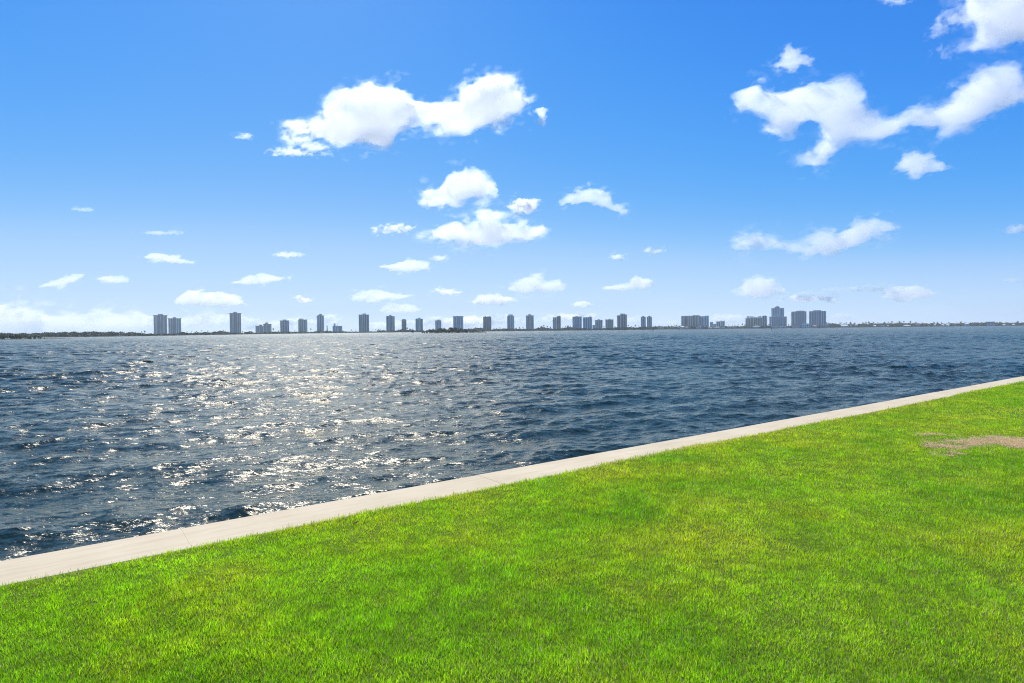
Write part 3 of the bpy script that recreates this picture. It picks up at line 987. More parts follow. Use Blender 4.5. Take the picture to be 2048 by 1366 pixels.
tower(561, 578.8, 642, D0, "grey", "b2 w.8 b2.5 w.6 b2.5 w.6 b1.6 w.5", [(566.6, 573.3, 639.4, "grey")], "first of two small towers, grey with a dark roof slab and central roof box", cap=.9, pier="white")
tower(597, 615.2, 640.2, D0, "beige", "w1.4 b2.6 w.4 g1.2 w1.6 b1.6 w2.2", [(599.4, 606, 637.3, "grey"), (607.9, 609, 637.8, "dark")], "second of two small towers, beige with an off centre roof box", cap=.7, pier="cream")
tower(634.2, 648.8, 631.2, D0, "lilac", "w1.6 b2.4 w.8 d1.4 w.8 b2.2 w1.6", [(639.3, 645, 628.1, "grey"), (637.6, 639, 629.4, "dark")], "slim tall tower with a dark stripe down its centre, left of the lone pine", pier="lilac")
tower(665.6, 685, 652.2, D0, "cream", "w1 b2 w1.5 d.5 w2 b1.5 d.5 b1.5 w1", [(667.8, 671.6, 647.5, "white"), (674, 675.4, 649.6, "dark"), (668.6, 670.2, 651, "dark")], "low squat cream block with a small lift tower, right of the lone pine", pier="white")
tower(718.2, 738.7, 629.5, D0, "grey", "b2.6 w.8 d1.2 w.8 b2 w.7 d.9 w.8 b2.8 w.5", [(725.8, 732.8, 627.3, "white")], "large ribbed grey tower with strong vertical stripes and a pale roof box", pier="cream")
tower(773, 789.9, 632.4, D0, "dark", "w.6 b1.7 w.6 d.7 w.6 b1.6 w.5 b1.6 w.6 d.7 w.6 b1.2", [(779.1, 783.4, 630.1, "dark")], "dark ribbed tower with evenly spaced pale lines, left of the narrow brown tower", pier="lilac")
tower(804, 813, 640.6, D0, "brown", "b1.5 w.6 b1.5 w.6 b1.2", [(805.2, 811.9, 638.4, "dark")], "narrow brown tower with a stepped roof among the palms", side=True, cap=.5)
tower(831.5, 846.3, 638, D0, "grey", "w.6 b2.3 w1.3 d.5 w1.2 b.7 w.6 b2.4 w.5", [(837.1, 841.2, 635.6, "grey"), (833.4, 834.8, 636.6, "dark")], "grey tower with pale central piers just left of the mangrove island", pier="teal")
tower(871, 883, 641.8, D0, "lilac", "b1.6 w.7 b2 w.9 d.5 w.8 b1.8 w.6", [(875.4, 879.3, 639.3, "grey")], "small bluish tower behind the left half of the mangrove island", cap=.6)
tower(906.8, 927, 633.6, D0, "lilac", "w1.3 g2.6 w.4 g4.4 w.4 g2 w1.2", [(913.5, 916, 632.4, "dark")], "broad blue glass tower with pale corners behind the middle of the mangrove island", cap=.9, glass=M_BLUEGL, pier="lilac")
tower(966.8, 983, 634.6, D0, "brown", "b1.3 w.5 b1.3 w.5 b1.3 w.5 b1.3 w.5 b1.3", [(969.8, 972.2, 632.2, "dark"), (975, 977.6, 632.8, "dark"), (979, 981.6, 632.4, "dark")], "brown gridded tower with three roof humps right of the mangrove island", cap=.5)
tower(1014.8, 1028.9, 632, D0, "teal", "w1 b1.2 d.5 b1.6 w1.6 b1.8 w1.6 d.4 w.6", [(1017, 1026, 629.3, "lilac")], "slim pale green tower with a wide roof box, first of two slim matching towers", pier="teal")
tower(1052.3, 1067.8, 631.2, D0, "cream", "w.9 b1.4 w.6 d.8 w.8 d.6 w.6 b1.5 w.5 b1.6 w.4", [(1057, 1062.9, 628.8, "beige")], "slim cream ribbed tower, second of two slim matching towers", pier="cream")
tower(1105.9, 1113.2, 635.0, D0 + 4, "cream", "w.6 b1.2 w.6 b1.2 w.5", [], "lower cream half of the tower with the sloping roof", dep=20)
r_, W_, tp_, dp_ = tower(1113.4, 1121.8, 633.4, D0, "dark", "w.5 b1.4 w.5 b1.6 w.6", [], "taller dark half of the tower, carrying the sloping gabled roof", dep=20)
m = MB()
m.v += [(-W_ / 2, -dp_ / 2, tp_ + .42), (W_ / 2, -dp_ / 2, tp_ + .42), (W_ / 2, dp_ / 2, tp_ + .42), (-W_ / 2, dp_ / 2, tp_ + .42), (W_ * .22, -dp_ / 2, tp_ + 3.2), (W_ * .22, dp_ / 2, tp_ + 3.2)]
m.q += [(0, 3, 2, 1), (0, 4, 5, 3), (1, 2, 5, 4)]; m.t += [(0, 1, 4), (3, 5, 2)]
m.build("gable", WALLS["brown"], r_)
tower(1145.4, 1163.8, 634.2, D0, "white", "w.9 g1.6 w.7 d.7 g1.8 d.5 g2 w.5 g1.6 w.8", [(1152, 1156, 633.2, "dark")], "bluish white tower with a dark roof rim, left one of a close pair", glass=M_BLUEGL, cap=.8, pier="lilac")
tower(1166.3, 1184.4, 634.8, D0, "white", "w.7 g1.4 w.4 g1.8 w.8 g1.6 w.5 b1.2 w.9", [(1179, 1183.2, 633.2, "lilac")], "bluish white tower with an off centre roof box, right one of a close pair", glass=M_BLUEGL, pier="teal")
tower(1185.3, 1190.2, 650.2, D0 - 20, "white", "w.5 g1 w.4 g1 w.5", [], "tiny pale low building in the gap beside the bluish white pair", dep=8)
tower(1190.6, 1205.3, 640.9, D0, "cream", "b1.6 w.6 b1.6 w.7 b1.7 w.6 b1.6", [(1196, 1199.4, 638.8, "dark")], "low cream balconied tower just right of the bluish white pair", cap=.4, pier="white")
tower(1211.2, 1227.1, 640, D0, "beige", "b2 w.6 b2 d.5 w.6 b2 w.6 b1.6", [(1217.3, 1221.1, 637.9, "brown")], "low beige balconied tower left of the dark tower with the pale pier", cap=.4)
tower(1234.9, 1240.4, 631.2, D0 + 3, "dark", "b1 w.3 b1.4", [], "stepped lower wing on the near side of the dark tower with the pale pier", dep=20, side=True)
tower(1240.6, 1253.9, 629.3, D0, "dark", "w1.6 b2.2 w.5 b2 w.5 b1.8", [(1241, 1250.2, 627.5, "cream")], "tallest dark tower of mid shore, with a broad pale pier and cornice", pier="cream", side=True)
tower(1282, 1291.9, 634.2, D0, "grey", "w.5 b1.3 w.6 b1.3 w.6 b1.1 w.4", [(1284.8, 1289.4, 632.5, "dark")], "slim grey tower, left of the identical looking pair with low roof caps", pier="lilac")
tower(1294.1, 1304.2, 633.7, D0, "grey", "w.4 b1.2 w.8 b1.2 w.6 b1.2 w.5", [(1296.8, 1301.2, 632, "dark")], "slim grey green tower, right of the identical looking pair with low roof caps", pier="teal")
tower(1362.7, 1384.2, 633.4, D0, "cream", "w.5 b1.3 w.6 b1.3 d.9 b1.4 w.6 b1.4 w.5 b1.2", [(1365, 1382, 632.6, "cream")], "cream left wing of the wide three-part block", cap=.3, pier="beige", dep=20)
tower(1384.4, 1400, 632.2, D0 - 3, "beige", "w.4 b2.2 w.5 b1.4 w1.6 d.6", [(1386, 1398, 631.4, "dark")], "beige middle wing of the wide three-part block", cap=.3, dep=22)
tower(1400.2, 1417.9, 632.8, D0, "teal", "g1.5 w.5 g1 w1.2 b1.4 w.5 g1.2 w.6", [(1410, 1417.9, 631.6, "teal")], "bluish right wing of the wide three-part block with a tilted roof edge", glass=M_BLUEGL, pier="white", dep=20)
tower(1420, 1426.2, 644.3, D0, "white", "w.6 g1.1 w.5 g1 w.5", [], "small white block first of the low stepped group beside the three-part block", dep=12)
tower(1426.4, 1432.4, 648, D0 - 4, "white", "w.4 g1 w.4 g1 w.4", [], "lowest white block in the low stepped group beside the three-part block", dep=12)
tower(1432.6, 1441.8, 643.2, D0, "cream", "w.5 g1 w.5 g1.2 w.8", [(1441, 1443, 641.3, "grey")], "cream middle block in the low stepped group beside the three-part block", dep=12)
tower(1442, 1449.8, 642.6, D0, "lilac", "w.4 g1.1 w.5 g1.1 w.4", [(1448, 1449.8, 641.2, "white")], "bluish last block in the low stepped group beside the three-part block", dep=12)
tower(1491.4, 1511, 637, D0, "beige", "b1.4 w.5 b1.4 w.4 b1.4 w.5 b1.2", [(1493.5, 1499, 632.6, "cream"), (1500, 1507, 633.2, "cream"), (1507.6, 1511, 634, "beige")], "wide beige block, lower wing with pale stepped penthouses", side=True, dep=22)
tower(1511.2, 1524.4, 636, D0 + 2, "beige", "b1.3 w.5 b1.3 w.5 b1.3", [(1511.6, 1516, 634, "cream"), (1517, 1523, 632.6, "beige")], "wide beige block, middle wing between its lower and higher wings", dep=22)
tower(1524.6, 1534, 632.6, D0, "grey", "w.5 b1.4 w.5 b1.4 w.4", [(1526, 1532.6, 631.5, "dark")], "wide beige block, higher greyish wing nearest the tallest tower", side=True, dep=22)
# tallest tower: shaft, broad lower front and two low wings
r_, W_, tp_, dp_ = tower(1542.9, 1568.4, 616.6, D0 + 12, "white", "w1.7 d1.5 w.9 b3.4 w.7 b1.8 w1.2 g1 w.5 d2 w.9 g1 w.5", [(1549.3, 1559.8, 614.4, "dark"), (1552, 1558, 613, "dark")], "tallest white and glass tower of the whole skyline with a dark domed crown", pier="lilac", glass=M_BLUEGL, dep=24)
hl = at(1555, 633.2, D0)[2] - 1.2
k_ = W_ / 26.0
pod = MB().box(-W_ / 2 + .3, W_ / 2 - 4.6, -dp_ / 2 - 5, -dp_ / 2 - .36, 0, hl).build("lower_front", M_BLUEGL, r_)
m = MB()
for f_ in (0, .2, .4, .6, .8, 1.0):
    c = -W_ / 2 + .3 + f_ * (W_ - 5.5)
    m.box(c, c + .6, -dp_ / 2 - 5.25, -dp_ / 2 - 5.003, 0, hl)
m.box(-W_ / 2, W_ / 2 - 4.3, -dp_ / 2 - 5.5, -dp_ / 2 - .36, hl + .003, hl + 1.6)
for z in np.arange(3, hl - 1, 3.05): m.box(-W_ / 2 + .3, W_ / 2 - 4.6, -dp_ / 2 - 5.12, -dp_ / 2 - 5.004, z, z + .4)
m.build("mullion", WALLS["white"], pod)
tower(1538.9, 1542.7, 633.4, D0 + 6, "teal", "w.5 g1 w.4 g1 w.4", [], "low teal wing on the left flank of the tallest tower", dep=14, glass=M_BLUEGL)
tower(1568.6, 1573.6, 633.2, D0 + 6, "beige", "b1.2 w.5 b1", [], "low beige wing on the right flank of the tallest tower", dep=14)
tower(1582.8, 1590, 624.6, D0 + 4, "beige", "b1.2 w.4 b1 w.9", [(1584, 1590, 623.4, "brown")], "beige side wing of the first of the two broad glass towers", dep=20)
tower(1590.2, 1613, 623.2, D0, "grey", "w.6 g1.6 w.5 g2 w.5 d1 g2 w.5 d.9 g1.6 w.6 g1.2 w.5", [(1592, 1596, 622, "dark"), (1597, 1603, 621.4, "dark"), (1604, 1609, 621.6, "dark")], "first of the two broad blue grey glass towers right of the tallest tower", glass=M_BLUEGL, pier="grey", dep=24)
tower(1618.3, 1652.2, 622.6, D0, "grey", "w.6 g2.4 w.5 g2.4 w.5 d.9 g2 w.5 g2 w.5 d.8 g2 w.5 g2 w.5 d.6 g1.4 w.6", [(1626.6, 1642.4, 620.9, "dark")], "second and widest of the two broad blue grey glass towers, last on the right", glass=M_BLUEGL, pier="lilac", dep=26)

# ------------------------------------------------------------------ shore houses
ROOFS = {"white": simple("white_roof", (0.75, 0.74, 0.70), 0.7, 0.08, 0.2), "pink": simple("pink_tile", (0.55, 0.33, 0.30), 0.8, 0.15, 0.4),
         "terracotta": simple("terracotta_tile", (0.40, 0.20, 0.13), 0.8, 0.2, 0.4), "grey": simple("grey_tile", (0.30, 0.29, 0.28), 0.8, 0.15, 0.4), "cream": simple("cream_tile", (0.60, 0.55, 0.45), 0.8, 0.12, 0.4)}
HW = dict(WALLS); HW["pinkw"] = simple("pink_stucco", (0.58, 0.34, 0.34), 0.8, 0.08, 0.2); HW["green"] = simple("pale_green_stucco", (0.46, 0.5, 0.38), 0.8, 0.08, 0.2)


def house(px0, px1, yeave, yridge, roof, wall, label, flat=False, nwin=4, storeys=1, back=16):
    pxc = (px0 + px1) / 2
    p = on_shore(pxc, back)
    Y = p[1]; th = math.atan2(p[0], Y)
    W = (px1 - px0) * Y / F * math.cos(th); d = max(8.0, min(14.0, W * .6))
    ze = max(at(pxc, yeave, Y)[2] - 1.2, 2.6); zr = max(at(pxc, yridge, Y)[2] - 1.2, ze + .5)
    r = empty("shore_house", tuple(p), -th)
    tag(r, label, "house")
    MB().box(-W / 2 + .6, W / 2 - .6, -d / 2, d / 2, 0, ze).build("wall", HW[wall], r)
    if flat:
        MB().box(-W / 2, W / 2, -d / 2 - .9, d / 2 + .9, ze + .003, zr).build("roof", ROOFS[roof], r)
    else:
        MB().hip(-W / 2, W / 2, -d / 2 - .8, d / 2 + .8, ze + .003, zr, min(W * .3, d * .6)).build("roof", ROOFS[roof], r)
    sh = ze / storeys
    for s_ in range(storeys):
        for k in range(nwin):
            cx = -W / 2 + .6 + (W - 1.2) * (k + .5) / nwin
            ww = (W - 1.2) / nwin * .31
            if s_ == 0 and k == nwin // 2:
                MB().box(cx - min(ww, 1.1), cx + min(ww, 1.1), -d / 2 - .06, -d / 2 - .003, .02, min(2.3, sh * .8)).build("door", M_GLASS, r)
            else:
                MB().box(cx - ww, cx + ww, -d / 2 - .06, -d / 2 - .003, s_ * sh + sh * .25, s_ * sh + sh * .82).build("window", M_GLASS, r)
    return r


H = house
H(1318, 1328, 654.6, 653.4, "cream", "cream", "flat cream house with dark openings right of the slim grey twin towers", True, 3)
H(1355, 1359.5, 655.6, 654.6, "pink", "pinkw", "tiny pink cottage at the water below the left wing of the three-part block", False, 2)
H(1360, 1369.5, 653.6, 652, "white", "white", "white roofed house in the trees below the three-part block", False, 4)
H(1370, 1378, 655, 652.6, "terracotta", "cream", "terracotta roofed house below the seam of the three-part block", False, 3)
H(1393, 1398, 655.2, 654, "white", "white", "lower white cube of the stepped white villa by the three-part block", True, 2, 1, 12)
H(1398.3, 1403, 653, 651.6, "white", "white", "upper white cube of the stepped white villa by the three-part block", True, 2, 1, 20)
H(1415.5, 1425, 655.4, 653.6, "terracotta", "beige", "orange brown roofed house just right of the three-part block", False, 3)
H(1426.5, 1441, 655.2, 653.2, "grey", "brown", "long mauve grey roofed house below the low stepped group", False, 5)
H(1442.4, 1450.4, 654.8, 653.8, "white", "white", "bright white flat roofed pavilion below the low stepped group", True, 3)
H(1454, 1473.8, 652.6, 650.8, "cream", "green", "large two storey pale green villa with arched openings", False, 6, 2)
H(1505, 1521, 653.6, 651.2, "grey", "brown", "low brown house under the wide beige block", False, 5)
H(1543, 1557, 653.4, 651.6, "white", "white", "white flat roofed house under the tallest tower", True, 5)
H(1558.8, 1575, 653.6, 652.2, "white", "grey", "long white roofed house just right of the tallest tower", False, 5)
H(1584, 1599.5, 652.8, 651.2, "cream", "white", "low creamy white house left of the grand white villa", True, 5)
r_ = H(1601.5, 1621.6, 649.8, 646.8, "white", "white", "grand white two storey villa with hip roof and dark blue glass front", False, 5, 2, 14)
H(1622.2, 1634, 652, 650, "pink", "white", "pink roofed house attached right of the grand white villa", False, 4)
H(1640.7, 1650.4, 652, 649.6, "pink", "pinkw", "left half of the rambling pink roofed villa under the last broad tower", False, 3)
H(1650.8, 1660.8, 651.6, 648.6, "pink", "beige", "right half of the rambling pink roofed villa under the last broad tower", False, 3)
H(1679.6, 1697.4, 652, 648.8, "white", "beige", "house with a long white sloping roof right of the pink villas", False, 5)
H(1699.6, 1704.6, 648.4, 645.8, "cream", "white", "narrow white tower house above the long white sloping roof", False, 2, 2, 24)
H(1709, 1717, 650.2, 648, "cream", "beige", "beige house among palms right of the narrow white tower house", False, 3)
H(1746.4, 1753.2, 651.6, 650, "white", "white", "small white house amid dark palms in mid belt", False, 3)
H(1761.6, 1769.2, 652, 650.4, "white", "cream", "small white roofed boathouse at the water amid dark palms", True, 3, 1, 8)
H(1773, 1779, 651.2, 649.8, "grey", "cream", "pale house with one dark window just right of the white boathouse", False, 3)
H(1803.6, 1822, 651.4, 649.6, "cream", "green", "long cream roofed house on the shore left of the pink house", False, 5)
H(1831.4, 1840.6, 648.8, 645.8, "pink", "pinkw", "tall pink house standing alone between palms", False, 3, 2)
H(1866.8, 1872.8, 650.2, 648, "cream", "white", "small pale gabled house left of the white double roofed villa", False, 3)
H(1880.6, 1890, 650.4, 648.8, "white", "grey", "left half of the long white double roofed villa", False, 3)
H(1890.4, 1900.6, 650.4, 648.6, "white", "grey", "right half of the long white double roofed villa", False, 3)
H(1908.6, 1919.8, 646.8, 644.8, "cream", "cream", "cream house high among the trees right of the double roofed villa", False, 4, 1, 30)
H(1928, 1939.2, 647.4, 645.8, "white", "lilac", "lilac white house right of the cream house in the trees", False, 4, 2)
H(1971.5, 1990.4, 645.6, 643.4, "grey", "grey", "wide grey building with a dark flat roof near the shore's end", True, 6, 2)
H(2004, 2012, 650, 648.6, "white", "white", "tiny white house at the water near the shore's end", False, 3)
H(2024, 2030, 649.4, 647.4, "white", "cream", "last small pale house before the right edge", False, 3)

# ------------------------------------------------------------------ channel markers
M_STEEL = simple("weathered_pile", (0.10, 0.09, 0.08), 0.8, 0.2, 1.0)
M_RED = simple("faded_red_board", (0.30, 0.06, 0.05), 0.6, 0.1, 1.0)
M_GRN = simple("faded_green_board", (0.05, 0.16, 0.10), 0.6, 0.1, 1.0)


def marker(px, ybase, ytop, board, label):
    d = 3.4 * F / (ybase - horizon_y(px))
    X = (px - 1024) / F * d
    h = at(px, ytop, d)[2]
    r = empty("channel_marker", (X, d, 0))
    tag(r, label, "channel marker")
    MB().tube([(0, 0, -1), (0, 0, h * .5), (0, 0, h)], [.2, .19, .17], 8).build("pile", M_STEEL, r)
    MB().box(-.55, .55, -.28, -.22, h * .62, h - .1).build("board", board, r)


marker(1306.3, 663.0, 657.6, M_GRN, "thin dark channel marker post standing in the water before the slim twin towers")
marker(1358.4, 662.0, 657.2, M_RED, "reddish channel marker post standing in the water before the three-part block")
marker(1543.2, 660.6, 657.0, M_RED, "pinkish red channel marker standing in the water before the tallest tower")

# a dry leaf dropped on the lawn
M_DRY = simple("dry_leaf", (0.45, 0.20, 0.06), 0.8, 0.25, 30.0, 0.1)
for px, py, rz, lab in ((712, 1047, 0.6, "small curled orange dry leaf on the lawn close to the seawall cap"),):
    c = ground(px, py, ZSOIL + 0.04)
    vv, qq = [], []
    for i in range(7):
        u_ = i / 6; w_ = 0.017 * math.sin(math.pi * min(.98, max(.04, u_))) ** .8
        for j in (-1, 0, 1): vv.append((0.075 * (u_ - .5), j * w_, 0.010 * (abs(j) + (2 * u_ - 1) ** 2)))
    for i in range(6):
        for j in range(2): qq.append((i * 3 + j, i * 3 + j + 3, i * 3 + j + 4, i * 3 + j + 1))
    lf = np_mesh("dry_leaf", np.array(vv), [np.array(qq)], M_DRY, smooth=True)
    lf.location = tuple(c); lf.rotation_euler = (0.25, -0.3, rz)
    tag(lf, lab, "leaf")

# ------------------------------------------------------------------ clouds
def surface_nets(Fd):
    s = Fd > 0
    nx, ny, nz = Fd.shape
    cor = [(i, j, k) for i in (0, 1) for j in (0, 1) for k in (0, 1)]
    cnt = np.zeros((nx - 1, ny - 1, nz - 1), np.int8)
    for i, j, k in cor: cnt += s[i:nx - 1 + i, j:ny - 1 + j, k:nz - 1 + k]
    idx = np.argwhere((cnt > 0) & (cnt < 8))
    if len(idx) == 0: return None
    pos = np.zeros((len(idx), 3)); num = np.zeros(len(idx))
    I, J, K = idx.T
    for a in cor:
        for ax in range(3):
            if a[ax]: continue
            b = list(a); b[ax] = 1
            fa = Fd[I + a[0], J + a[1], K + a[2]]; fb = Fd[I + b[0], J + b[1], K + b[2]]
            c = (fa > 0) != (fb > 0)
            t = np.where(c, fa / np.where(c, fa - fb, 1), 0)
            p = np.tile(np.array(a, float), (len(idx), 1)); p[:, ax] += t
            pos += p * c[:, None]; num += c
    V = idx + pos / num[:, None]
    mp = np.full((nx - 1, ny - 1, nz - 1), -1, np.int64)
    mp[I, J, K] = np.arange(len(idx))
    Q = []
    for ax in range(3):
        sl0 = [slice(1, -1)] * 3; sl1 = [slice(1, -1)] * 3
        sl0[ax] = slice(0, -1); sl1[ax] = slice(1, None)
        a = s[tuple(sl0)]; b = s[tuple(sl1)]
        e = np.argwhere(a != b)
        sg = a[tuple(e.T)]
        e = e + 1; e[:, ax] -= 1
        o1, o2 = (ax + 1) % 3, (ax + 2) % 3
        def cell(d1, d2):
            q = e.copy(); q[:, o1] -= d1; q[:, o2] -= d2
            return mp[q[:, 0], q[:, 1], q[:, 2]]
        q = np.stack([cell(1, 1), cell(0, 1), cell(0, 0), cell(1, 0)], -1)
        q[~sg] = q[~sg][:, ::-1]
        Q.append(q)
    Q = np.concatenate(Q)
    return V, Q[(Q >= 0).all(1)]


def poly_sdf(x, y, P):
    """signed distance to a closed outline, positive inside"""
    d2 = np.full(x.shape, 1e12); ins = np.zeros(x.shape, bool)
    for (ax, ay), (bx, by) in zip(P, np.roll(P, -1, 0)):
        ex, ey = bx - ax, by - ay
        t = np.clip(((x - ax) * ex + (y - ay) * ey) / (ex * ex + ey * ey), 0, 1)
        d2 = np.minimum(d2, (x - ax - t * ex) ** 2 + (y - ay - t * ey) ** 2)
        if ay != by:
            ins ^= ((ay > y) != (by > y)) & (x < ex * (y - ay) / ey + ax)
    return np.where(ins, 1, -1) * np.sqrt(d2)


CLOUD_MATS = {}


def cloud_mat(sig, D):
    key = round(math.log(sig / D * 1e6), 1)
    if key in CLOUD_MATS: return CLOUD_MATS[key]
    m, nt, out = new_mat("cloud_vapour")
    v = N(nt, "VolumePrincipled")
    v.inputs["Color"].default_value = (1, 1, 1, 1)
    v.inputs["Density"].default_value = sig * F / D
    v.inputs["Anisotropy"].default_value = 0.48
    nt.links.new(v.outputs["Volume"], out.inputs["Volume"])
    CLOUD_MATS[key] = m
    return m


def cloud(blobs, label, ybase=None, sig=0.075, rough=0.5, cell=None, seed=0, depth=1.0, group=None, outline=None):
    """a puffy cloud grown from ellipsoids given as (column, row, half width, half height) and roughened by noise"""
    gp = np.random.default_rng(int(seed * 31) + 2)
    puffs = []
    if outline:
        ol = np.array(outline, float)
        blobs = []
    for bx, by, rx, ry in blobs:
        nb = int(np.clip(3 + rx / 9, 3, 9))
        for i in range(nb):
            a_ = math.pi * (1.08 + 0.84 * (i + gp.uniform(.1, .9)) / nb)
            q_ = min(rx, ry) * gp.uniform(.28, .55)
            puffs.append((bx + rx * .78 * math.cos(a_), by + ry * .60 * math.sin(a_), q_ * gp.uniform(1.0, 1.7), q_))
    blobs = [(bx, by, rx * .97, ry * .80) for bx, by, rx, ry in blobs] + puffs
    if outline:
        bl = np.array([((ol[:, 0].min() + ol[:, 0].max()) / 2, (ol[:, 1].min() + ol[:, 1].max()) / 2, np.ptp(ol[:, 0]) / 2, np.ptp(ol[:, 1]) / 2)])
    else:
        bl = np.array(blobs, float)
    yb = ybase or (bl[:, 1] + bl[:, 3]).max()
    pxm = bl[:, 0].mean()
    ang = max((horizon_y(pxm) - yb) / F, 0.004)
    D = float(np.clip(880 / ang, 2300, 15000))
    x0 = (bl[:, 0] - bl[:, 2]).min(); x1 = (bl[:, 0] + bl[:, 2]).max(); y0 = (bl[:, 1] - bl[:, 3]).min(); y1 = (bl[:, 1] + bl[:, 3]).max()
    rmax = bl[:, 3].max()
    if outline:
        sig *= 0.66
        g0 = np.stack(np.meshgrid(np.linspace(x0, x1, 60), np.linspace(y0, y1, 40), indexing="ij"), -1)
        rmax = float(poly_sdf(g0[..., 0], g0[..., 1], ol).max())
    cell = (cell or max(1.1, min(2.6, rmax / 9))) * .85
    lx = float(np.clip((x1 - x0) / (y1 - y0) / 2.2, 1, 2.6))
    pad = rmax * .6 + 6 + 3 * cell
    gx = np.arange(x0 - pad, x1 + pad, cell); gy = np.arange(y0 - pad, y1 + pad, cell)
    zr = rmax * 1.35 * depth
    gz = np.arange(-zr - pad, zr + pad, cell * 1.3)
    Xg, Yg, Zg = np.meshgrid(gx, gy, gz, indexing="ij")
    Xg = Xg.astype(np.float32); Yg = Yg.astype(np.float32); Zg = Zg.astype(np.float32)
    # slow warp so that the puffs are not ellipsoids
    wl = rmax * 1.1
    wx = Xg + rmax * .5 * fbm(Xg / wl, Yg / wl, Zg / wl, 2, .5, seed + 3); wy = Yg + rmax * .4 * fbm(Xg / wl, Yg / wl, Zg / wl, 2, .5, seed + 8)
    fld = np.full(Xg.shape, -1e3, np.float32)
    gr = np.random.default_rng(int(seed * 10) + 5)
    if outline:
        d = poly_sdf(wx[:, :, 0] * .1 + Xg[:, :, 0] * .9, wy[:, :, 0] * .1 + Yg[:, :, 0] * .9, ol)[:, :, None]
        fld = d - rmax * (Zg / (rmax * 0.95 * depth)) ** 2
        fld = np.maximum(fld, -2.5 * rmax).astype(np.float32)
        bl = bl[:0]
    for bx, by, rx, ry in bl:
        rz = 1.25 * min(rx, ry * 1.5) * depth
        zc = gr.uniform(-.25, .25) * ry
        dy = wy - by
        q = np.sqrt(((wx - bx) / rx) ** 2 + (dy / np.where(dy > 0, ry * .80, ry)) ** 2 + ((Zg - zc) / rz) ** 2)
        d = (1 - q) * min(rx, ry)
        k = 0.18 * min(rx, ry)
        h = np.clip(0.5 + 0.5 * (d - fld) / k, 0, 1)
        fld = fld * (1 - h) + d * h + k * h * (1 - h)
    w1 = rmax * .62
    nz = fbm(Xg / w1 / lx, Yg / w1, Zg / w1, 6, .62, seed)
    fld = fld + rough * rmax * (nz * 1.25 - 0.16)
    for sl_ in ((0,), (-1,), (slice(None), 0), (slice(None), -1), (slice(None), slice(None), 0), (slice(None), slice(None), -1)): fld[sl_] = -9 * rmax
    cxp = (x0 + x1) / 2
    c0 = at(cxp, yb, D)
    mpp = D / F                      # real metres per photograph pixel at that distance
    roll = 0.0105
    r_ = empty("cloud", tuple(c0))
    tag(r_, label, "cloud", group)
    fine = fbm(Xg / (w1 * .45 * lx), Yg / (w1 * .6), Zg / (w1 * .45), 4, .65, seed + 50) * rmax
    ts = float(np.clip(rmax / 28, .42, 1))
    if rmax < 22: fld = fld + 0.13 * rmax
    tear = fbm((Xg + .6 * Yg) / 34 / ts, Yg / 17 / ts, Zg / 22 / ts, 4, .68, seed + 70) * ts
    for nm, f_, k_ in (("core", fld + 10.0 * tear - 0.10 * rmax, 0.38), ("soft_edge", fld + 0.0 * rmax + .16 * fine + 26.0 * tear - 1.5, 0.28), ("outer_veil", fld + 0.07 * rmax + .42 * fine + 52.0 * tear - 4.0, 0.09)):
        res = surface_nets(np.where((np.abs(f_) < 1e-6), 1e-5, f_))
        if res is None or len(res[0]) < 12: continue
        Vg, Q = res
        U = gx[0] + Vg[:, 0] * cell; W = gy[0] + Vg[:, 1] * cell; Zd = gz[0] + Vg[:, 2] * cell * 1.3
        X_ = (U - cxp) * mpp; Z_ = (yb - W) * mpp
        sg_ = sig * max(1.0, min(2.4, 34 / rmax))
        V = np.stack([X_ * math.cos(roll) + Z_ * math.sin(roll), Zd * mpp, Z_ * math.cos(roll) - X_ * math.sin(roll)], -1)
        np_mesh(nm, V, [Q], cloud_mat(sg_ * k_, D), r_)


C = cloud
C([(600, 266, 46, 25), (655, 278, 62, 22), (720, 232, 74, 50), (792, 228, 84, 48), (765, 265, 78, 34), (852, 238, 74, 40), (910, 250, 66, 30), (945, 254, 52, 24), (986, 200, 70, 56), (1022, 212, 44, 46), (965, 232, 48, 36)],
  "largest white cloud high in the middle sky with a round tuft at its right end", 300, 0.085, 0.27, 2.4, 1, outline=[(564, 268), (578, 244), (601, 237), (629, 241), (648, 221), (668, 209), (703, 184), (734, 178), (789, 174), (824, 186), (851, 192), (890, 199), (914, 203), (918, 184), (933, 166), (957, 151), (980, 143), (1015, 155), (1047, 178), (1060, 205), (1058, 225), (1023, 233), (996, 252), (969, 264), (922, 274), (875, 262), (836, 252), (808, 268), (785, 291), (757, 299), (718, 293), (680, 295), (648, 284), (601, 280), (578, 287)])
C([(590, 306, 48, 9), (628, 296, 26, 10)], "thin torn wisp hanging below the left end of the largest cloud", 316, 0.022, 0.75, 1.3, 2)
C([(1080, 232, 15, 19)], "small puff just off the right end of the largest cloud", 250, 0.045, 0.6, 1.2, 3, outline=[(1074, 217), (1086, 212), (1094, 221), (1096, 237), (1086, 252), (1072, 248), (1078, 235), (1068, 223)])
C([(922, 372, 52, 35), (955, 378, 42, 25), (884, 396, 38, 20), (905, 403, 52, 14)], "compact rounded white cloud in the centre, above the flat based one", 418, 0.085, 0.27, 1.8, 4, outline=[(840, 409), (844, 381), (855, 375), (875, 373), (885, 358), (898, 342), (928, 334), (949, 338), (969, 350), (988, 366), (999, 377), (994, 393), (969, 399), (934, 397), (922, 407), (906, 416), (863, 420)])
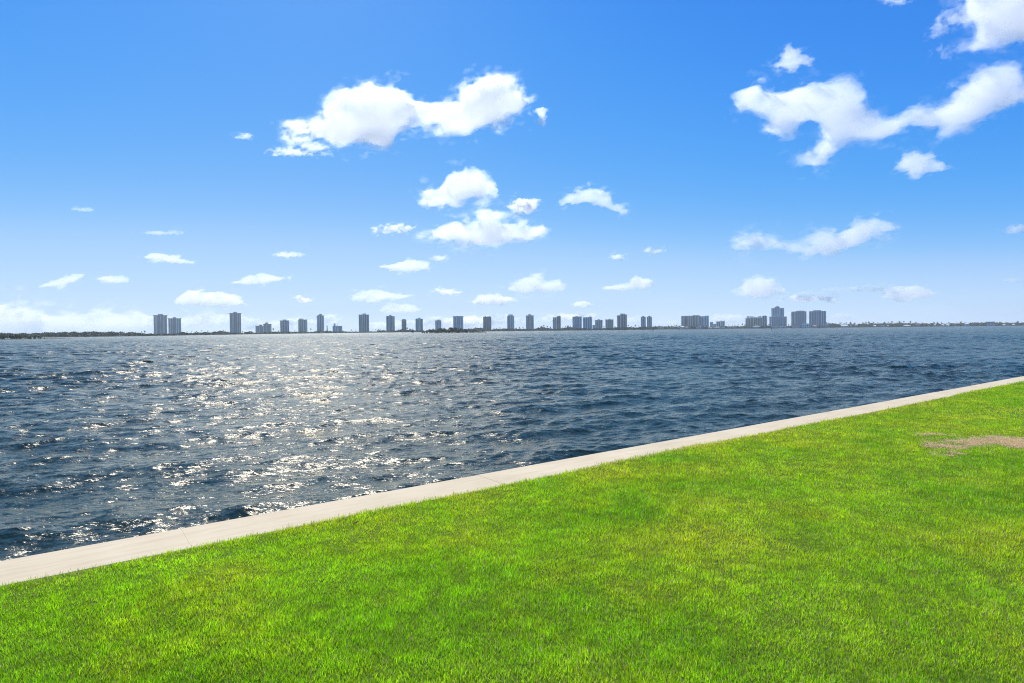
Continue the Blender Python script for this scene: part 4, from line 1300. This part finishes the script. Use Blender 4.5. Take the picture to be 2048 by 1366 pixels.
C([(968, 466, 95, 27), (982, 444, 44, 26), (1012, 466, 60, 24), (905, 472, 50, 14), (1050, 462, 34, 14)], "flat based white cloud with one central peak, in the centre sky", 494, 0.085, 0.27, 1.8, 5, outline=[(840, 473), (863, 459), (891, 444), (914, 437), (941, 438), (961, 422), (977, 417), (992, 426), (1016, 438), (1043, 446), (1066, 455), (1086, 448), (1093, 459), (1086, 471), (1055, 485), (1008, 489), (973, 495), (922, 487), (871, 483)])
C([(1048, 416, 22, 17)], "small faint puff between the two central white clouds and the arched wisp", 436, 0.04, 0.6, 1.2, 6)
C([(1185, 392, 34, 14), (1158, 402, 32, 10), (1225, 413, 32, 8), (1250, 419, 14, 6)], "arched thin wispy cloud right of the central clouds", 424, 0.04, 0.27, 1.3, 7, outline=[(1117, 412), (1129, 397), (1156, 379), (1180, 373), (1203, 383), (1225, 393), (1223, 407), (1266, 420), (1242, 427), (1215, 416), (1184, 409), (1148, 407)])
C([(792, 457, 34, 8), (772, 464, 18, 5)], "small slanting wisp left of the flat based central cloud", 470, 0.04, 0.55, 1.1, 8)
C([(1500, 190, 36, 26), (1552, 198, 52, 30), (1640, 208, 70, 42), (1692, 202, 46, 34), (1650, 248, 78, 34), (1592, 236, 58, 28), (1562, 262, 28, 24), (1668, 298, 38, 34), (1640, 325, 30, 12), (1750, 242, 58, 22), (1812, 236, 58, 18),
   (1870, 214, 60, 22), (1932, 190, 58, 34), (1992, 172, 55, 42), (2045, 190, 52, 36), (1952, 224, 90, 18), (2090, 200, 50, 30)],
  "long ragged white cloud reaching in from the right edge with a drooping tail", 338, 0.05, 0.27, 2.6, 9, outline=[(1460, 187), (1492, 168), (1520, 157), (1530, 171), (1555, 177), (1577, 174), (1609, 168), (1634, 165), (1666, 163), (1701, 174), (1723, 190), (1729, 215), (1758, 231), (1789, 231), (1815, 212), (1849, 210), (1859, 218), (1894, 196), (1938, 158), (1979, 131), (2011, 128), (2030, 142), (2046, 161), (2095, 172), (2110, 205), (2048, 212), (2001, 222), (1963, 240), (1913, 259), (1881, 275), (1886, 254), (1843, 256), (1796, 263), (1764, 282), (1716, 291), (1678, 304), (1659, 326), (1640, 335), (1606, 329), (1603, 316), (1634, 297), (1644, 278), (1628, 253), (1603, 253), (1577, 278), (1555, 282), (1530, 266), (1533, 240), (1508, 225), (1479, 234), (1470, 218)])
C([(1585, 120, 28, 20), (1612, 132, 18, 9)], "small ragged puff above the long ragged cloud", 145, 0.04, 0.27, 1.3, 10, outline=[(1549, 133), (1561, 108), (1574, 90), (1596, 101), (1615, 108), (1631, 133), (1603, 133), (1590, 147), (1571, 139)])
C([(2000, 38, 62, 44), (2042, 60, 62, 40), (1965, 12, 44, 24), (2080, 10, 80, 60), (2000, -20, 80, 40)], "big soft white cloud cut by the top right corner", 104, 0.04, 0.27, 2.4, 11, outline=[(1905, -70), (1925, 0), (1938, 35), (1957, 44), (1966, 63), (1938, 89), (1957, 101), (1989, 90), (2011, 104), (2048, 89), (2150, 80), (2150, -70)])
C([(1880, 62, 14, 20), (1900, 40, 18, 16), (1893, 105, 16, 9)], "faint torn wisps left of the corner cloud", 118, 0.010, 0.9, 1.3, 12)
C([(1845, 328, 46, 18), (1842, 348, 20, 9)], "small oval white cloud below the right part of the long ragged cloud", 362, 0.055, 0.27, 1.3, 13, outline=[(1792, 329), (1808, 312), (1834, 305), (1865, 310), (1887, 320), (1897, 339), (1875, 347), (1846, 347), (1834, 361), (1821, 348)])
C([(1508, 486, 42, 19), (1562, 494, 36, 12), (1642, 484, 52, 24), (1702, 466, 58, 26), (1748, 456, 42, 24), (1640, 506, 60, 12)], "two lobed white cloud stretched low above the tall towers on the right", 518, 0.05, 0.27, 1.8, 14, outline=[(1458, 500), (1476, 472), (1502, 461), (1527, 472), (1563, 482), (1599, 490), (1624, 477), (1640, 462), (1686, 457), (1711, 436), (1747, 429), (1783, 447), (1791, 462), (1768, 472), (1732, 482), (1711, 505), (1655, 518), (1604, 514), (1578, 505), (1537, 495), (1491, 503), (1466, 508)])
C([(1522, 577, 52, 22), (1500, 572, 26, 14)], "rounded cloud low over the wide beige block", 600, 0.06, 0.27, 1.3, 15, outline=[(1468, 577), (1491, 559), (1522, 551), (1558, 564), (1581, 577), (1568, 590), (1532, 597), (1496, 599), (1481, 585)])
C([(1615, 598, 48, 9)], "flat faint cloud low above the broad glass towers", 608, 0.05, 0.5, 1.1, 16)
C([(1812, 588, 50, 12), (1802, 582, 26, 11)], "flat based low cloud over the houses right of all towers", 600, 0.055, 0.27, 1.1, 17, outline=[(1763, 595), (1783, 574), (1814, 569), (1850, 577), (1875, 587), (1839, 597), (1798, 601)])
C([(1272, 567, 36, 15), (1228, 576, 24, 5)], "low cloud with a flat tail over the slim twin towers", 582, 0.055, 0.27, 1.1, 18, outline=[(1200, 577), (1225, 572), (1256, 564), (1271, 549), (1302, 559), (1310, 569), (1292, 580), (1246, 582)])
C([(1068, 570, 42, 19), (1108, 578, 34, 10), (1022, 576, 22, 6)], "low lumpy cloud over the slim matching towers", 588, 0.05, 0.27, 1.2, 19, outline=[(1005, 576), (1020, 572), (1046, 559), (1072, 546), (1097, 562), (1123, 559), (1128, 578), (1087, 585), (1051, 589), (1022, 582)])
C([(985, 602, 40, 12)], "flat pale cloud low over the brown tower with three humps", 616, 0.04, 0.5, 1.1, 20)
C([(890, 585, 26, 8)], "small pale cloud low above the mangrove island", 596, 0.04, 0.5, 1.0, 21)
C([(815, 533, 45, 10), (835, 528, 20, 8)], "flat white cloud left of centre below the slanting wisp", 545, 0.055, 0.27, 1.0, 22, outline=[(762, 533), (791, 525), (825, 520), (857, 525), (859, 540), (820, 545), (781, 542)])
C([(878, 517, 12, 6)], "tiny faint puff right of the flat white cloud", 526, 0.025, 0.6, 0.9, 23)
C([(755, 592, 56, 11), (735, 588, 20, 10)], "long flat cloud low above the large ribbed tower", 604, 0.045, 0.27, 1.1, 24, outline=[(701, 601), (708, 586), (757, 579), (791, 586), (830, 591), (801, 599), (747, 606)])
C([(792, 615, 38, 10)], "pale flat cloud right beside the large ribbed tower's top", 628, 0.04, 0.27, 1.0, 25, outline=[(752, 621), (776, 608), (806, 606), (845, 617), (825, 626), (776, 627)])
C([(512, 561, 50, 8), (535, 556, 34, 9)], "flat white streak cloud above the lone ribbed tower", 570, 0.055, 0.27, 1.0, 26, outline=[(459, 568), (488, 555), (518, 548), (552, 550), (581, 557), (547, 566), (498, 569)])
C([(575, 510, 27, 7)], "small faint streak above the flat streak cloud", 518, 0.03, 0.5, 0.9, 27)
C([(330, 518, 50, 7), (312, 515, 24, 6)], "flat bright streak cloud high over the twin capped towers", 527, 0.06, 0.27, 0.9, 28, outline=[(278, 514), (312, 507), (352, 512), (386, 523), (361, 529), (312, 523)])
C([(122, 566, 44, 7), (148, 556, 26, 7)], "slanting flat cloud over the wooded point at left", 576, 0.05, 0.27, 0.9, 29, outline=[(76, 574), (107, 560), (146, 548), (176, 547), (156, 562), (127, 574)])
C([(230, 560, 33, 8)], "small flat cloud between the slanting one and the twin towers", 570, 0.05, 0.27, 0.9, 30, outline=[(195, 557), (210, 551), (244, 552), (266, 567), (215, 567)])
C([(420, 598, 58, 17), (452, 606, 38, 8), (385, 604, 30, 9)], "heaped cloud above and right of the twin capped towers", 614, 0.07, 0.27, 1.3, 31, outline=[(352, 606), (361, 591), (381, 581), (415, 582), (454, 586), (483, 601), (493, 608), (469, 613), (415, 613), (366, 611)])
C([(425, 640, 80, 16), (350, 645, 60, 12)], "pale veil of cloud standing low behind the twin capped towers", 664, 0.012, 0.4, 1.6, 32)
C([(15, 618, 60, 22), (60, 628, 70, 24), (130, 640, 90, 20), (215, 645, 85, 20), (290, 652, 60, 12), (-60, 625, 70, 30), (-140, 640, 90, 26)], "long low bank of cloud resting on the horizon at left", 668, 0.050, 0.55, 1.7, 33, outline=[(-220, 604), (-60, 592), (0, 594), (19, 597), (34, 592), (56, 597), (66, 607), (83, 601), (106, 610), (125, 612), (141, 618), (164, 622), (192, 624), (201, 615), (227, 615), (242, 620), (281, 619), (297, 624), (309, 638), (320, 664), (0, 668), (-220, 670)])
C([(605, 601, 15, 6)], "tiny white puff above the small cream blocks", 608, 0.06, 0.4, 0.8, 34)
C([(660, 640, 18, 9), (560, 652, 34, 10), (520, 654, 30, 10)], "low faint cloud behind the squat stepped block", 662, 0.025, 0.5, 1.1, 35)
C([(940, 645, 58, 16), (900, 650, 40, 10)], "pale low cloud standing behind the blue glass tower", 662, 0.035, 0.4, 1.2, 36)
C([(780, 650, 40, 9), (750, 654, 30, 6)], "faint low cloud behind the dark ribbed tower", 660, 0.022, 0.5, 1.0, 37)
C([(1165, 610, 17, 7)], "tiny low puff over the bluish white pair", 618, 0.045, 0.45, 0.8, 38)
C([(1150, 635, 44, 9), (1112, 640, 34, 8)], "pale low cloud behind the tower with the sloping roof", 648, 0.035, 0.45, 1.0, 39)
C([(320, 466, 44, 5)], "faint thin streak high over the left shore", 472, 0.013, 0.6, 0.9, 40)
C([(165, 420, 17, 6)], "faintest small wisp high at left", 427, 0.012, 0.7, 0.9, 41)
C([(488, 272, 12, 6)], "tiny faint wisp left of the largest cloud", 279, 0.018, 0.7, 0.9, 42)
C([(1235, 515, 18, 6)], "tiny puff in mid sky below the arched wisp", 522, 0.035, 0.5, 0.8, 43)
C([(1306, 504, 16, 7)], "tiny faint puff right of the mid sky puff", 512, 0.025, 0.6, 0.8, 44)
C([(1450, 640, 40, 12)], "pale low cloud rising behind the low stepped group", 654, 0.02, 0.5, 1.1, 45)
C([(1680, 634, 30, 8)], "pale low cloud right of the widest glass tower", 643, 0.022, 0.5, 1.0, 46)
C([(2032, 460, 26, 9)], "faint small cloud touching the right edge in mid sky", 470, 0.018, 0.6, 1.0, 47)
C([(2030, 562, 20, 5)], "faint low streak near the right edge", 568, 0.02, 0.6, 0.9, 48)
C([(1790, 0, 26, 10)], "faint puff cut by the top edge left of the corner cloud", 12, 0.015, 0.6, 1.2, 49)
C([(1700, 580, 60, 6), (1640, 586, 40, 5)], "very faint streak between the low clouds on the right", 590, 0.010, 0.6, 1.0, 50)

C([(1735, 577, 44, 5), (1765, 572, 20, 5)], "very faint thin cloud left of the flat based one over the houses", 583, 0.012, 0.7, 1.0, 51)
C([(1010, 640, 30, 8), (1040, 644, 26, 6)], "faint low puff between the two slim matching towers", 652, 0.02, 0.7, 1.0, 52)
C([(1265, 640, 34, 7), (1320, 644, 40, 5)], "faint low veil of cloud around the slim twin towers", 650, 0.014, 0.7, 1.0, 53)
C([(1590, 632, 26, 8), (1620, 628, 22, 7)], "faint puff of cloud behind the two broad glass towers", 644, 0.018, 0.7, 1.0, 54)
C([(600, 642, 40, 8), (575, 646, 26, 6)], "faint low puff behind the two small towers", 654, 0.02, 0.7, 1.0, 55)
C([(845, 646, 34, 8), (868, 640, 22, 7)], "faint low puff left of the small bluish tower", 656, 0.022, 0.7, 1.0, 56)

# ------------------------------------------------------------------ air
m, nt, out = new_mat("haze")
v = N(nt, "VolumePrincipled")
v.inputs["Color"].default_value = (0.86, 0.95, 1.0, 1)
v.inputs["Density"].default_value = 0.00008
v.inputs["Anisotropy"].default_value = 0.2
nt.links.new(v.outputs["Volume"], out.inputs["Volume"])
hz = MB().box(-7000, 7000, -200, 6200, -6.0, 95.0).build("haze", m)
tag(hz, "thin pale air fading the far shore", "haze", kind="stuff")
